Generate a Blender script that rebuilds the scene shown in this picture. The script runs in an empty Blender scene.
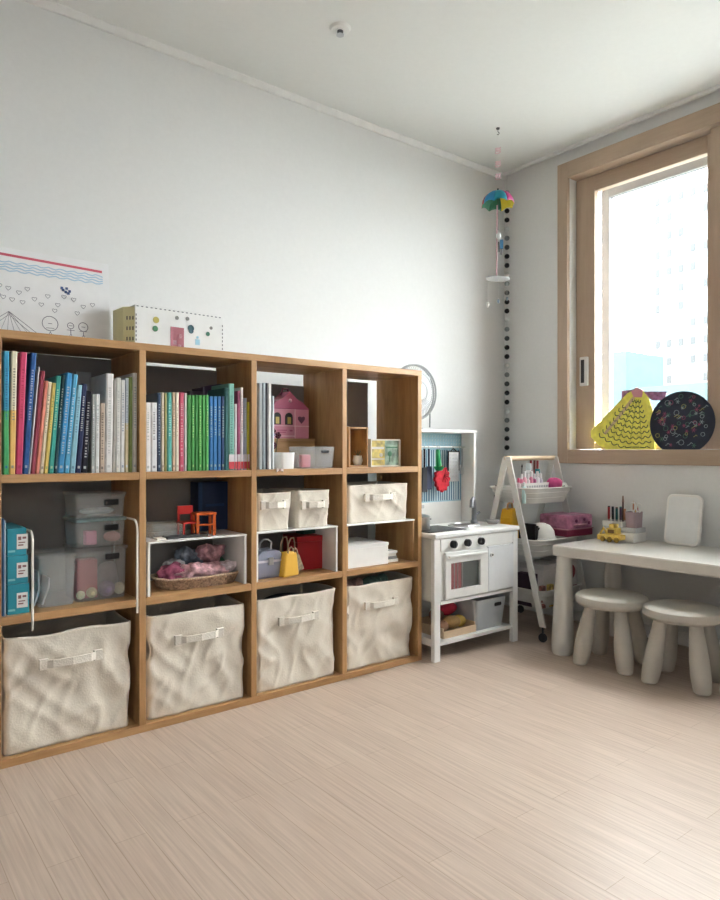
import bpy, bmesh, math, random
from mathutils import Vector, Matrix, noise
C = bpy.context.scene.collection
PI = math.pi
random.seed(7)
R = math.radians

# ---------------------------------------------------------------- camera, world, lights, exposure
HC = 0.92                                   # camera height
cd = bpy.data.cameras.new('camera'); cam = bpy.data.objects.new('camera', cd); C.objects.link(cam)
cd.sensor_fit = 'VERTICAL'; cd.sensor_height = 36; cd.lens = 678/900*36; cd.clip_start = .02; cd.clip_end = 600
cam.location = (0, 0, HC); cam.rotation_euler = (R(90), 0, math.atan2(.788, .616) - PI/2)
bpy.context.scene.camera = cam
W_ = bpy.data.worlds.new('sky'); bpy.context.scene.world = W_; W_.use_nodes = True
nt = W_.node_tree; bg = nt.nodes['Background']
geo = nt.nodes.new('ShaderNodeTexCoord'); sx = nt.nodes.new('ShaderNodeSeparateXYZ')
rp = nt.nodes.new('ShaderNodeValToRGB')
nt.links.new(geo.outputs['Generated'], sx.inputs[0]); nt.links.new(sx.outputs['Z'], rp.inputs[0])
rp.color_ramp.elements[0].position = 0.0; rp.color_ramp.elements[0].color = (.90, .95, .97, 1)
rp.color_ramp.elements[1].position = .5; rp.color_ramp.elements[1].color = (.97, .985, .97, 1)
nt.links.new(rp.outputs[0], bg.inputs[0]); bg.inputs[1].default_value = 11.0
vs = bpy.context.scene.view_settings
vs.view_transform = 'Standard'; vs.look = 'None'; vs.gamma = 1; vs.use_curve_mapping = False; vs.exposure = 1.2
# portals: no light of their own, they only help the sky light find the openings
def portal(loc, rot, sx_, sy_):
    l = bpy.data.lights.new('portal', 'AREA'); l.shape = 'RECTANGLE'; l.size = sx_; l.size_y = sy_
    l.cycles.is_portal = True
    o = bpy.data.objects.new('portal', l); C.objects.link(o); o.location = loc; o.rotation_euler = rot
portal((3.45, 1.15, 1.65), (0, R(90), 0), 1.6, 2.2)
def area(name, loc, rot, a, b, e, col=(1, 1, 1)):
    l = bpy.data.lights.new(name, 'AREA'); l.shape = 'RECTANGLE'; l.size = a; l.size_y = b; l.energy = e; l.color = col
    o = bpy.data.objects.new(name, l); C.objects.link(o); o.location = loc; o.rotation_euler = rot
    return o
area('overhead_fill', (.3, .1, 2.46), (0, 0, 0), .9, .9, 2, (1, .97, .93))  # fill added from above to lift the room, source out of view
area('rear_fill', (-.2, -1.36, 1.25), (R(90), 0, 0), 1.8, 2.0, 6, (.96, .98, 1))  # soft fill added from the unseen side

# ---------------------------------------------------------------- measuring helpers: a sight line meets an upright plane y = Y or x = X
def ray(u, v):
    t = (u-360)/678
    return .616+.788*t, .788-.616*t, (450-v)/678
def wx(u, Y): a, b, c = ray(u, 0); return a/b*Y
def wz(u, v, Y): a, b, c = ray(u, v); return HC + c*Y/b
def ry(u, X): a, b, c = ray(u, 0); return b/a*X
def rz(u, v, X): a, b, c = ray(u, v); return HC + c*X/a

# ---------------------------------------------------------------- materials
MATS = {}
def mat(name, col, rough=.6, metal=0, spec=.5, noise_amt=0, scale=20, bump=0, trans=0, alpha=1, emit=0, sheen=0, coat=0, stretch=None):
    if name in MATS: return MATS[name]
    m = bpy.data.materials.new(name); m.use_nodes = True; MATS[name] = m
    n = m.node_tree.nodes; l = m.node_tree.links; p = n['Principled BSDF']
    c = (*col, 1)
    p.inputs['Base Color'].default_value = c; p.inputs['Roughness'].default_value = rough
    p.inputs['Metallic'].default_value = metal; p.inputs['Specular IOR Level'].default_value = spec
    p.inputs['Transmission Weight'].default_value = trans; p.inputs['Alpha'].default_value = alpha
    p.inputs['Sheen Weight'].default_value = sheen; p.inputs['Coat Weight'].default_value = coat
    if emit: p.inputs['Emission Color'].default_value = c; p.inputs['Emission Strength'].default_value = emit
    tc = n.new('ShaderNodeTexCoord'); mp = n.new('ShaderNodeMapping'); l.new(tc.outputs['Object'], mp.inputs[0])
    if stretch: mp.inputs['Scale'].default_value = stretch
    nz = n.new('ShaderNodeTexNoise'); nz.inputs['Scale'].default_value = scale; nz.inputs['Detail'].default_value = 4
    l.new(mp.outputs[0], nz.inputs['Vector'])
    a = noise_amt if noise_amt else .03
    mx = n.new('ShaderNodeValToRGB'); e = mx.color_ramp.elements
    e[0].position = .3; e[1].position = .7
    e[0].color = (*[max(0, x*(1-a)) for x in col], 1); e[1].color = (*[min(1, x*(1+a)) for x in col], 1)
    l.new(nz.outputs[0], mx.inputs[0]); l.new(mx.outputs[0], p.inputs['Base Color'])
    if bump:
        b = n.new('ShaderNodeBump'); b.inputs['Strength'].default_value = bump; b.inputs['Distance'].default_value = .003
        l.new(nz.outputs[0], b.inputs['Height']); l.new(b.outputs[0], p.inputs['Normal'])
    return m
def wood(name, c0, c1, axis='x', rough=.5, scale=14, bump=.05):
    if name in MATS: return MATS[name]
    m = bpy.data.materials.new(name); m.use_nodes = True; MATS[name] = m
    n = m.node_tree.nodes; l = m.node_tree.links; p = n['Principled BSDF']; p.inputs['Roughness'].default_value = rough
    tc = n.new('ShaderNodeTexCoord'); mp = n.new('ShaderNodeMapping'); l.new(tc.outputs['Object'], mp.inputs[0])
    mp.inputs['Scale'].default_value = {'x': (.12, 1, 1), 'y': (1, .12, 1), 'z': (1, 1, .12)}[axis]
    nz = n.new('ShaderNodeTexNoise'); nz.inputs['Scale'].default_value = scale; nz.inputs['Detail'].default_value = 6; nz.inputs['Distortion'].default_value = .6
    l.new(mp.outputs[0], nz.inputs['Vector'])
    n2 = n.new('ShaderNodeTexNoise'); n2.inputs['Scale'].default_value = scale*8; n2.inputs['Detail'].default_value = 3; l.new(mp.outputs[0], n2.inputs['Vector'])
    mm = n.new('ShaderNodeMath'); mm.operation = 'MULTIPLY_ADD'; mm.inputs[1].default_value = .35; l.new(n2.outputs[0], mm.inputs[0]); l.new(nz.outputs[0], mm.inputs[2])
    r = n.new('ShaderNodeValToRGB'); r.color_ramp.elements[0].position = .45; r.color_ramp.elements[1].position = .85
    r.color_ramp.elements[0].color = (*c0, 1); r.color_ramp.elements[1].color = (*c1, 1)
    l.new(mm.outputs[0], r.inputs[0]); l.new(r.outputs[0], p.inputs['Base Color'])
    b = n.new('ShaderNodeBump'); b.inputs['Strength'].default_value = bump; b.inputs['Distance'].default_value = .002
    l.new(mm.outputs[0], b.inputs['Height']); l.new(b.outputs[0], p.inputs['Normal'])
    return m
def plank_floor():
    m = bpy.data.materials.new('laminate_planks'); m.use_nodes = True
    n = m.node_tree.nodes; l = m.node_tree.links; p = n['Principled BSDF']
    tc = n.new('ShaderNodeTexCoord'); mp = n.new('ShaderNodeMapping'); l.new(tc.outputs['Object'], mp.inputs[0])
    mp.inputs['Rotation'].default_value = (0, 0, R(90))
    bt = n.new('ShaderNodeTexBrick'); l.new(mp.outputs[0], bt.inputs['Vector'])
    bt.inputs['Scale'].default_value = 1; bt.inputs['Brick Width'].default_value = .8; bt.inputs['Row Height'].default_value = .075
    bt.inputs['Mortar Size'].default_value = .0011; bt.inputs['Mortar Smooth'].default_value = .4; bt.offset = .37
    bt.inputs['Color1'].default_value = (.60, .475, .39, 1); bt.inputs['Color2'].default_value = (.64, .515, .425, 1); bt.inputs['Mortar'].default_value = (.47, .355, .27, 1)
    m2 = n.new('ShaderNodeMapping'); l.new(tc.outputs['Object'], m2.inputs[0]); m2.inputs['Scale'].default_value = (1, .03, 1)
    nz = n.new('ShaderNodeTexNoise'); nz.inputs['Scale'].default_value = 130; nz.inputs['Detail'].default_value = 5; l.new(m2.outputs[0], nz.inputs['Vector'])
    r = n.new('ShaderNodeValToRGB'); r.color_ramp.elements[0].position = .34; r.color_ramp.elements[1].position = .68
    r.color_ramp.elements[0].color = (.75, .72, .70, 1); r.color_ramp.elements[1].color = (1.0, 1.0, 1.0, 1)
    l.new(nz.outputs[0], r.inputs[0])
    mx = n.new('ShaderNodeMix'); mx.data_type = 'RGBA'; mx.blend_type = 'MULTIPLY'; mx.inputs[0].default_value = .8
    l.new(bt.outputs['Color'], mx.inputs[6]); l.new(r.outputs[0], mx.inputs[7]); l.new(mx.outputs[2], p.inputs['Base Color'])
    p.inputs['Roughness'].default_value = .40; p.inputs['Specular IOR Level'].default_value = .5
    b = n.new('ShaderNodeBump'); b.inputs['Strength'].default_value = .12; b.inputs['Distance'].default_value = .001
    l.new(nz.outputs[0], b.inputs['Height']); l.new(b.outputs[0], p.inputs['Normal'])
    return m
def tinted(name, col, alpha=.35, rough=.3):
    m = mat(name, col, rough); p = m.node_tree.nodes['Principled BSDF']; p.inputs['Alpha'].default_value = alpha
    return m
m_wall = mat('wallpaper', (.78, .78, .765), .85, noise_amt=.012, scale=60, bump=.05)
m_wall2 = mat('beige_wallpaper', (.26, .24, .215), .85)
m_ceil = mat('ceiling_paper', (.80, .81, .79), .9, noise_amt=.01, scale=50)
m_floor = plank_floor()
m_oak = wood('oak_along_x', (.34, .175, .065), (.56, .335, .15), 'x')
m_oakv = wood('oak_along_z', (.33, .17, .062), (.55, .33, .145), 'z')
m_birch = wood('birch', (.60, .43, .27), (.74, .56, .38), 'x')
m_frame = wood('window_veneer_x', (.42, .31, .22), (.52, .39, .285), 'y', scale=9)
m_framev = wood('window_veneer_z', (.42, .31, .22), (.52, .39, .285), 'z', scale=9)
m_white = mat('white_lacquer', (.82, .82, .80), .4, coat=.1)
m_whitep = mat('white_plastic', (.80, .79, .76), .45)
m_matte = mat('cream_plastic', (.60, .57, .51), .5)
m_canvas = mat('canvas', (.74, .68, .585), .92, noise_amt=.035, scale=160, bump=.25, sheen=.2)
m_canvas2 = mat('canvas_strap', (.78, .73, .65), .9, noise_amt=.05, scale=200, bump=.4)
m_trim = mat('trim_white', (.84, .84, .82), .5)
m_black = mat('black_plastic', (.012, .012, .014), .4)
m_dark = mat('dark_grey', (.05, .05, .055), .6)
m_steel = mat('brushed_steel', (.55, .56, .58), .3, metal=.9)
m_grey = mat('light_grey_plastic', (.55, .56, .57), .5)
m_page = mat('paper_pages', (.78, .75, .68), .9, noise_amt=.08, scale=300)
m_clear = tinted('frosted_clear', (.68, .69, .68), .24, .35)
m_clear2 = tinted('frosted_lid', (.50, .68, .70), .40, .35)

# ---------------------------------------------------------------- mesh builder
class MB:
    def __init__(s): s.bm = bmesh.new()
    def box(s, x0, x1, y0, y1, z0, z1, bev=0, M=None):
        r = bmesh.ops.create_cube(s.bm, size=1)
        vs_ = r['verts']
        bmesh.ops.scale(s.bm, vec=(x1-x0, y1-y0, z1-z0), verts=vs_)
        bmesh.ops.translate(s.bm, vec=((x0+x1)/2, (y0+y1)/2, (z0+z1)/2), verts=vs_)
        if bev:
            es = list({e for v in vs_ for e in v.link_edges})
            r = bmesh.ops.bevel(s.bm, geom=es, offset=bev, segments=2, profile=.6, affect='EDGES')
            vs_ = list({v for f in r['faces'] for v in f.verts} | {v for v in vs_ if v.is_valid})
        if M: bmesh.ops.transform(s.bm, matrix=M, verts=vs_)
        return s
    def prism(s, pts, axis, a, b):
        def P(p, t): return {'x': (t, p[0], p[1]), 'y': (p[0], t, p[1]), 'z': (p[0], p[1], t)}[axis]
        A = [s.bm.verts.new(P(p, a)) for p in pts]; B = [s.bm.verts.new(P(p, b)) for p in pts]
        n = len(pts)
        f = [s.bm.faces.new(A), s.bm.faces.new(B)]
        for i in range(n): f.append(s.bm.faces.new((A[i], A[(i+1) % n], B[(i+1) % n], B[i])))
        bmesh.ops.recalc_face_normals(s.bm, faces=f)
        return s
    def tube(s, pts, r, seg=8, closed=False, r2=None):
        pts = [Vector(p) for p in pts]; n = len(pts); rings = []
        up = None
        for i, p in enumerate(pts):
            if closed: t = (pts[(i+1) % n]-pts[i-1])
            else: t = pts[min(i+1, n-1)]-pts[max(i-1, 0)]
            t.normalize()
            if up is None:
                up = Vector((0, 0, 1)) if abs(t.z) < .9 else Vector((1, 0, 0))
            a = t.cross(up)
            if a.length < 1e-4: a = t.cross(Vector((0, 1, 0)))
            a.normalize(); b = a.cross(t); b.normalize(); up = b
            rr = r if r2 is None else r+(r2-r)*i/(n-1)
            rings.append([s.bm.verts.new(p+a*math.cos(2*PI*k/seg)*rr+b*math.sin(2*PI*k/seg)*rr) for k in range(seg)])
        m = n if closed else n-1; fs = []
        for i in range(m):
            A, B = rings[i], rings[(i+1) % n]
            for k in range(seg): fs.append(s.bm.faces.new((A[k], A[(k+1) % seg], B[(k+1) % seg], B[k])))
        if not closed: fs.append(s.bm.faces.new(rings[0])); fs.append(s.bm.faces.new(rings[-1]))
        bmesh.ops.recalc_face_normals(s.bm, faces=fs)
        return s
    def lathe(s, prof, c=(0, 0, 0), seg=24, axis='z', sx=1, sy=1, M=None):
        rings = []
        for (r, h) in prof:
            ring = []
            for k in range(seg):
                a = 2*PI*k/seg; x, y = r*math.cos(a)*sx, r*math.sin(a)*sy
                v = {'z': (x, y, h), 'y': (x, h, y), 'x': (h, x, y)}[axis]
                v = Vector(v)
                if M: v = M @ v
                ring.append(s.bm.verts.new(v+Vector(c)))
            rings.append(ring)
        fs = []
        for i in range(len(rings)-1):
            A, B = rings[i], rings[i+1]
            for k in range(seg): fs.append(s.bm.faces.new((A[k], A[(k+1) % seg], B[(k+1) % seg], B[k])))
        fs.append(s.bm.faces.new(rings[0])); fs.append(s.bm.faces.new(rings[-1]))
        bmesh.ops.recalc_face_normals(s.bm, faces=fs)
        return s
    def ball(s, c, r, sc=(1, 1, 1), sub=2):
        q = bmesh.ops.create_icosphere(s.bm, subdivisions=sub, radius=r)
        bmesh.ops.scale(s.bm, vec=sc, verts=q['verts']); bmesh.ops.translate(s.bm, vec=c, verts=q['verts'])
        return s
    def tub(s, w0, d0, w1, d1, h, rad, th, z0=0, fn=None, seg=6, rows=6, sub=1, top=None):
        """open container: rounded-rectangle rings from bottom (w0,d0) to rim (w1,d1), walls th thick"""
        def ring(w, d, z, inset=0):
            pts = []; w -= 2*inset; d -= 2*inset; r = max(rad-inset, .002)
            for (cx, cy, a0) in ((w/2-r, d/2-r, 0), (-w/2+r, d/2-r, 90), (-w/2+r, -d/2+r, 180), (w/2-r, -d/2+r, 270)):
                for k in range(seg+1):
                    a = R(a0+90*k/seg); pts.append((cx+r*math.cos(a), cy+r*math.sin(a)))
            if sub > 1:
                q = []
                for i in range(len(pts)):
                    p, p2 = pts[i], pts[(i+1) % len(pts)]
                    L = math.hypot(p2[0]-p[0], p2[1]-p[1]); k = sub if L > rad else 1
                    for j in range(k): q.append((p[0]+(p2[0]-p[0])*j/k, p[1]+(p2[1]-p[1])*j/k))
                pts = q
            out = []
            for (x, y) in pts:
                zz = z + (top(x, y) if (top and z > z0+h*.9) else 0)
                v = Vector((x, y, zz))
                if fn: v = fn(v, w, d, (z-z0)/h)
                out.append(s.bm.verts.new(v))
            return out
        L = []
        for i in range(rows+1):
            t = i/rows; L.append(ring(w0+(w1-w0)*t, d0+(d1-d0)*t, z0+h*t))
        for i in range(rows, -1, -1):
            t = i/rows; z = z0+h*t if i else z0+th
            L.append(ring(w0+(w1-w0)*t, d0+(d1-d0)*t, z, th))
        fs = [s.bm.faces.new(L[0]), s.bm.faces.new(L[-1])]
        n = len(L[0])
        for A, B in zip(L, L[1:]):
            for k in range(n): fs.append(s.bm.faces.new((A[k], A[(k+1) % n], B[(k+1) % n], B[k])))
        bmesh.ops.recalc_face_normals(s.bm, faces=fs)
        return s
    def build(s, name, material, parent=None, smooth=False, loc=None, bevel=0, kind=None, label=None):
        me = bpy.data.meshes.new(name); s.bm.to_mesh(me); s.bm.free()
        if smooth:
            for p in me.polygons: p.use_smooth = True
        o = bpy.data.objects.new(name, me); C.objects.link(o); me.materials.append(material)
        if parent: o.parent = parent
        if loc: o.location = loc
        if bevel:
            b = o.modifiers.new('bevel', 'BEVEL'); b.width = bevel; b.segments = 2; b.limit_method = 'ANGLE'
        if smooth and smooth != 'all':
            e = o.modifiers.new('edges', 'EDGE_SPLIT'); e.split_angle = R(40)
        if kind: o['kind'] = kind
        if label: o['label'] = label
        return o
def thing(name, label, cat, loc=(0, 0, 0), rz_=0, group=None):
    o = bpy.data.objects.new(name, None); C.objects.link(o); o.empty_display_size = .05
    o.location = loc; o.rotation_euler = (0, 0, rz_); return tag(o, label, cat, group)
def tag(o, label, cat, group=None):
    o['label'] = label; o['category'] = cat
    if group: o['group'] = group
    return o
def dup(root, loc, label, rz_=None):
    r = root.copy(); C.objects.link(r); r.location = loc; r['label'] = label
    if rz_ is not None: r.rotation_euler = (0, 0, rz_)
    for ch in list(root.children):
        c = ch.copy(); C.objects.link(c); c.parent = r
        for g in ch.children:
            d = g.copy(); C.objects.link(d); d.parent = c
    return r
def arc(cx, cy, r, a0, a1, n=12, rY=None):
    rY = rY or r
    return [(cx+r*math.cos(R(a0+(a1-a0)*i/n)), cy+rY*math.sin(R(a0+(a1-a0)*i/n))) for i in range(n+1)]

# ---------------------------------------------------------------- room
L_, W0, H_ = 3.17, 2.657, 2.55
X0, Y0 = -1.4, -1.4
MB().box(X0, L_+.3, Y0, W0+.1, -.1, 0).build('floor', m_floor, kind='structure')
MB().box(X0, L_+.3, Y0, W0+.1, H_, H_+.1).build('ceiling', m_ceil, kind='structure')
MB().box(X0, L_+.3, W0, W0+.1, 0, H_).build('wall_left', m_wall, kind='structure')
MB().box(X0-.1, X0, Y0-.1, W0+.1, 0, H_).build('wall_back', m_wall2, kind='structure')
MB().box(X0, L_+.3, Y0-.1, Y0, 0, H_).build('wall_right', m_wall2, kind='structure')
WY0, WY1, WZ0, WZ1 = .30, 2.215, .90, 2.41          # window opening
w = MB(); TH = .28
w.box(L_, L_+TH, Y0, WY0, 0, H_).box(L_, L_+TH, WY1, W0, 0, H_).box(L_, L_+TH, WY0, WY1, 0, WZ0).box(L_, L_+TH, WY0, WY1, WZ1, H_)
w.build('wall_front', m_wall, kind='structure')
# wallpaper seams: narrow overlap strips
w = MB()
for u in (133, 340): 
    x = wx(u, W0); w.box(x-.012, x+.012, W0-.0005, W0, .061, H_-.023)
w.build('trim_3', m_wall, kind='structure')
# cornices
MB().prism([(W0, H_), (W0-.03, H_), (W0-.03, H_-.006), (W0-.012, H_-.022), (W0, H_-.022)], 'x', X0, L_).build('trim_1', m_trim, kind='structure')
MB().box(L_-.048, L_-.030, Y0, W0-.03, H_-.016, H_).build('trim_2', m_trim, kind='structure', bevel=.002)
MB().box(X0, L_-.012, W0-.012, W0, 0, .06).build('baseboard_left', m_trim, kind='structure', bevel=.003)
MB().box(L_-.012, L_, Y0, W0, 0, .06).build('baseboard_front', m_trim, kind='structure', bevel=.003)

# ---------------------------------------------------------------- window
win = bpy.data.objects.new('window_1', None); C.objects.link(win); win['kind'] = 'structure'
fx0, fx1 = L_-.022, L_
w = MB()
w.box(fx0, fx1, WY0-.06, WY0+.012, WZ0-.052, WZ1+.072, .003).box(fx0, fx1, WY1-.012, WY1+.052, WZ0-.052, WZ1+.072, .003)
w.build('casing', m_framev, win)
w = MB()
w.box(fx0, fx1, WY0+.012, WY1-.012, WZ1-.014, WZ1+.072, .003).box(fx0, fx1, WY0+.012, WY1-.012, WZ0-.052, WZ0+.022, .003)
w.build('casing', m_frame, win)
w = MB()   # white inner jamb and tracks
w.box(L_, L_+.27, WY1-.012, WY1, WZ0, WZ1).box(L_, L_+.27, WY0, WY0+.012, WZ0, WZ1).box(L_+.10, L_+.27, WY0+.012, WY1-.012, WZ1-.014, WZ1)
w.build('jamb', m_trim, win)
MB().box(L_, L_+.10, WY0+.012, WY1-.012, WZ1-.014, WZ1).build('head_jamb', m_frame, win)
MB().box(L_, L_+.09, WY0+.012, WY1-.012, WZ0, WZ0+.022).build('sill_ledge', m_frame, win)
MB().box(L_+.15, L_+.28, WY0+.012, WY1-.012, WZ0, WZ0+.018).build('outer_sill', m_trim, win)
def sash(y0, y1, x0, x1, z0, z1, wv, wh, mv, mh, name):
    a = MB().box(x0, x1, y0, y0+wv, z0, z1, .004).box(x0, x1, y1-wv, y1, z0, z1, .004).build(name, mv, win)
    MB().box(x0, x1, y0+wv, y1-wv, z1-wh, z1, .004).box(x0, x1, y0+wv, y1-wv, z0, z0+.035, .004).build('rail', mh, a)
    g = mat('window_glass', (.97, .99, 1), 0, trans=1); g.node_tree.nodes['Principled BSDF'].inputs['IOR'].default_value = 1.02
    MB().box((x0+x1)/2-.003, (x0+x1)/2+.003, y0+wv, y1-wv, z0+.035, z1-wh).build('pane', g, a)
    return a
s1 = sash(1.38, WY1-.014, L_+.055, L_+.095, WZ0+.024, WZ1-.018, .115, .085, m_framev, m_frame, 'sash')
sash(WY0+.014, ry(711, L_+.015), L_+.008, L_+.048, WZ0+.024, WZ1-.018, .115, .085, m_framev, m_frame, 'sash')
m_alu = mat('outer_frame_grey', (.34, .35, .36), .7, spec=.1)
sash(1.36, WY1-.075, L_+.20, L_+.24, WZ0+.02, WZ1-.05, .05, .05, m_alu, m_alu, 'outer_sash')
sash(WY0+.02, 1.40, L_+.16, L_+.20, WZ0+.02, WZ1-.05, .05, .05, m_alu, m_alu, 'outer_sash')
hy = ry(584.5, L_+.05)
hd = MB().box(L_+.038, L_+.0555, hy-.024, hy+.024, rz(584, 386, L_+.05), rz(584, 357, L_+.05), .005).build('sash_handle', m_whitep, s1)
MB().box(L_+.035, L_+.039, hy-.006, hy+.014, rz(584, 383, L_+.05), rz(584, 360, L_+.05), .001).build('latch', m_dark, hd)

# ---------------------------------------------------------------- outdoors
m_tower = mat('pale_render', (.12, .125, .13), .9, spec=0); m_tw = mat('tower_windows', (.053, .056, .057), .9, spec=0); m_low = mat('pale_blue_panels', (.050, .071, .075), .9, spec=0)
gr = MB().box(4, 500, -300, 400, -41, -40).build('ground', mat('far_ground', (.2, .21, .2), .9, spec=0), kind='structure')
def tower(x, u0, u1, vtop, m, label, cols, rows_, z0w, dz, skip=0):
    y1, y0 = ry(u0, x), ry(u1, x); zt = rz((u0+u1)/2, vtop, x)
    t = thing('apartment_tower', label, 'building', (x, (y0+y1)/2, -40)); hw = (y1-y0)/2
    MB().box(0, 14, -hw, hw, 0, zt+40).build('wall', m, t)
    rnd = random.Random(int(u0))
    for i in range(cols):
        yy = -hw + (i+.5)*2*hw/cols
        for j in range(rows_):
            if rnd.random() < skip: continue
            z = z0w + 40 + j*dz
            MB().box(-.15, 0.02, yy-hw/cols*.34, yy+hw/cols*.34, z, z+dz*.40).build('window', m_tw, t)
    return t
tower(150, 652, 712, 186, m_tower, 'tall pale apartment tower with rows of small windows seen through the glass', 5, 12, 12, 4.1, .3)
tower(120, 606, 626, 352, m_low, 'low pale blue block seen through the lower left of the glass', 1, 1, 2, 3, 1)
tower(110, 632, 705, 385, m_low, 'long low pale blue building behind the round painting', 3, 1, 2, 3, 1)

# ---------------------------------------------------------------- bookcase
FY, BY = 2.174, 2.460
T = .022
XC = [.378, .802, 1.212, 1.622, 2.032]
ZT = [.024, .436, .848, 1.268]
bc = thing('bookcase', 'large open oak bookcase with four columns and three rows along the left wall', 'bookcase', (1.212, FY, 0))
ox, oy = 1.212, FY
for i, x in enumerate(XC):
    z1 = ZT[3]-.024
    if i in (0, 4): MB().box(x-T/2-ox, x+T/2-ox, 0, BY-oy, 0, z1).build('side_panel', m_oakv, bc, bevel=.0012)
    else: MB().box(x-T/2-ox, x+T/2-ox, 0, BY-oy, .024, z1).build('divider', m_oakv, bc, bevel=.0012)
MB().box(XC[0]-T/2-ox, XC[4]+T/2-ox, -.001, BY-oy, ZT[3]-.024, ZT[3]).build('top_board', m_oak, bc, bevel=.0012)
MB().box(XC[0]+T/2-ox, XC[4]-T/2-ox, 0, BY-oy, 0, .024).build('bottom_board', m_oak, bc, bevel=.0012)
for i in range(4):
    for k in (1, 2):
        MB().box(XC[i]+T/2-ox, XC[i+1]-T/2-ox, .0005, BY-oy, ZT[k]-.024, ZT[k]).build('shelf_board', m_oak, bc, bevel=.0012)
m_shade = mat('shade_grey', (.25, .235, .22), .8)  # added dark sheets: shade on the wall behind the cells, put in as colour
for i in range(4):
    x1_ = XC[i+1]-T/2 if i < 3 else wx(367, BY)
    MB().box(XC[i]+T/2-ox, x1_-ox, BY-.006-oy, BY-.002-oy, .026, ZT[1]-.026).build('back_sheet', m_shade, bc)
    MB().box(XC[i]+T/2-ox, x1_-ox, BY-.006-oy, BY-.002-oy, ZT[1]+.002, ZT[2]-.026).build('back_sheet', m_shade, bc)
    MB().box(XC[i]+T/2-ox, x1_-ox, BY-.006-oy, BY-.002-oy, ZT[2]+.002, [1.242, 1.232, 1.195, 1.230][i]).build('back_sheet', m_shade, bc)  # top edges cut to leave strips of lit wall above the shade
def cell(i): return XC[i]+T/2, XC[i+1]-T/2

# ---------------------------------------------------------------- canvas bins
def canvas_bin(name, label, w, d, h, loc, seed, group, hz=.70, hw=.36, rim=.01, rot=0, sag=.006):
    t = thing(name, label, 'storage bin', loc, rot, group)
    def fn(v, ww, dd, tt):
        n1 = noise.noise(Vector((v.x*9, v.y*9+seed*3.1, v.z*9+seed)))
        n2 = noise.noise(Vector((v.x*22+seed, v.y*22, v.z*16)))
        # diagonal creases
        n3 = abs(noise.noise(Vector(((v.x+v.z)*11+seed, v.y*3, (v.x-v.z)*4))))
        a = math.sin(PI*min(max(tt, 0), 1))*.6+.4
        n4 = 1-abs(noise.noise(Vector(((v.x*1.3-v.z)*9+seed*2.7, 1.7, (v.x+v.z*.6)*6))))*4
        k = (n1*sag*2.4+n2*sag*.9-n3*sag*2.6+max(n4, 0)*sag*.9)*a
        if abs(v.y) > dd/2*.93: v = v+Vector((0, math.copysign(1, v.y)*min(k, sag*1.25), 0))
        if abs(v.x) > ww/2*.93: v = v+Vector((math.copysign(1, v.x)*min(k, .003), 0, 0))
        if tt > .8: v = v+Vector((0, 0, noise.noise(Vector((v.x*7+seed*5, v.y*7, 0)))*rim*(tt-.8)*5))
        return v
    MB().tub(w-.012, d-.01, w, d, h, .016, .004, 0, fn, 4, 40, 46).build('bin_body', m_canvas, t, 'all')
    zz = h*hz; hh = w*hw/2; s = MB()
    pts = [(-hh, 0), (-hh*.86, -.004), (-hh*.7, -.011), (0, -.017), (hh*.7, -.011), (hh*.86, -.004), (hh, 0)]
    A = -d/2-sag*1.25-.001
    fwd = [(x, A+y) for x, y in pts]; bk = [(x, A+y+.003) for x, y in reversed(pts)]
    s.prism(fwd+bk, 'z', zz-.012, zz+.012)
    st = s.build('handle_strap', m_canvas2, t, bevel=.0008)
    for sg in (-1, 1): MB().box(sg*hh-.013, sg*hh+.013, A-.003, A+.008, zz-.016, zz+.016, .001).build('strap_patch', m_canvas2, st)
    return t
G3 = 'large canvas bins in the bottom row'
labs = ['large cream canvas bin in the leftmost bottom cell', 'large cream canvas bin in the second bottom cell below the doll clothes basket',
        'large cream canvas bin in the third bottom cell below the red box', 'large canvas bin overfilled in the rightmost bottom cell beside the play kitchen']
for i in range(4):
    a, b = cell(i)
    canvas_bin('canvas_bin', labs[i], .378 if i == 0 else .366, .252, .342, ((a+b)/2+[-.006, -.002, -.006, -.004][i], FY+.012+.130, .0245), i+1, G3, hz=.74, hw=.42)
# toys peeking out of the bins
for i, (cols, lb) in enumerate([((.2, .35, .3), 'pale green soft toy peeking out of the rightmost bottom bin'), ((.45, .30, .26), 'dusty pink soft toy in the rightmost bottom bin')]):
    b = MB().ball((0, 0, 0), .055, (1.2, .8, .75), 3); b.ball((.05, -.01, .02), .028)
    tag(b.build('soft_toy', mat('plush%d' % i, cols, .95, noise_amt=.3, scale=60, bump=.6), None, 'all', (1.88-.14*i, 2.32, .325)), lb, 'soft toy')
tag(MB().ball((0, 0, 0), .07, (1.5, .9, .5), 3).build('soft_toy', mat('plush3', (.05, .05, .06), .95), None, 'all', (1.42, 2.31, .315)), 'dark soft toy inside the third bottom bin', 'soft toy')

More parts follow.
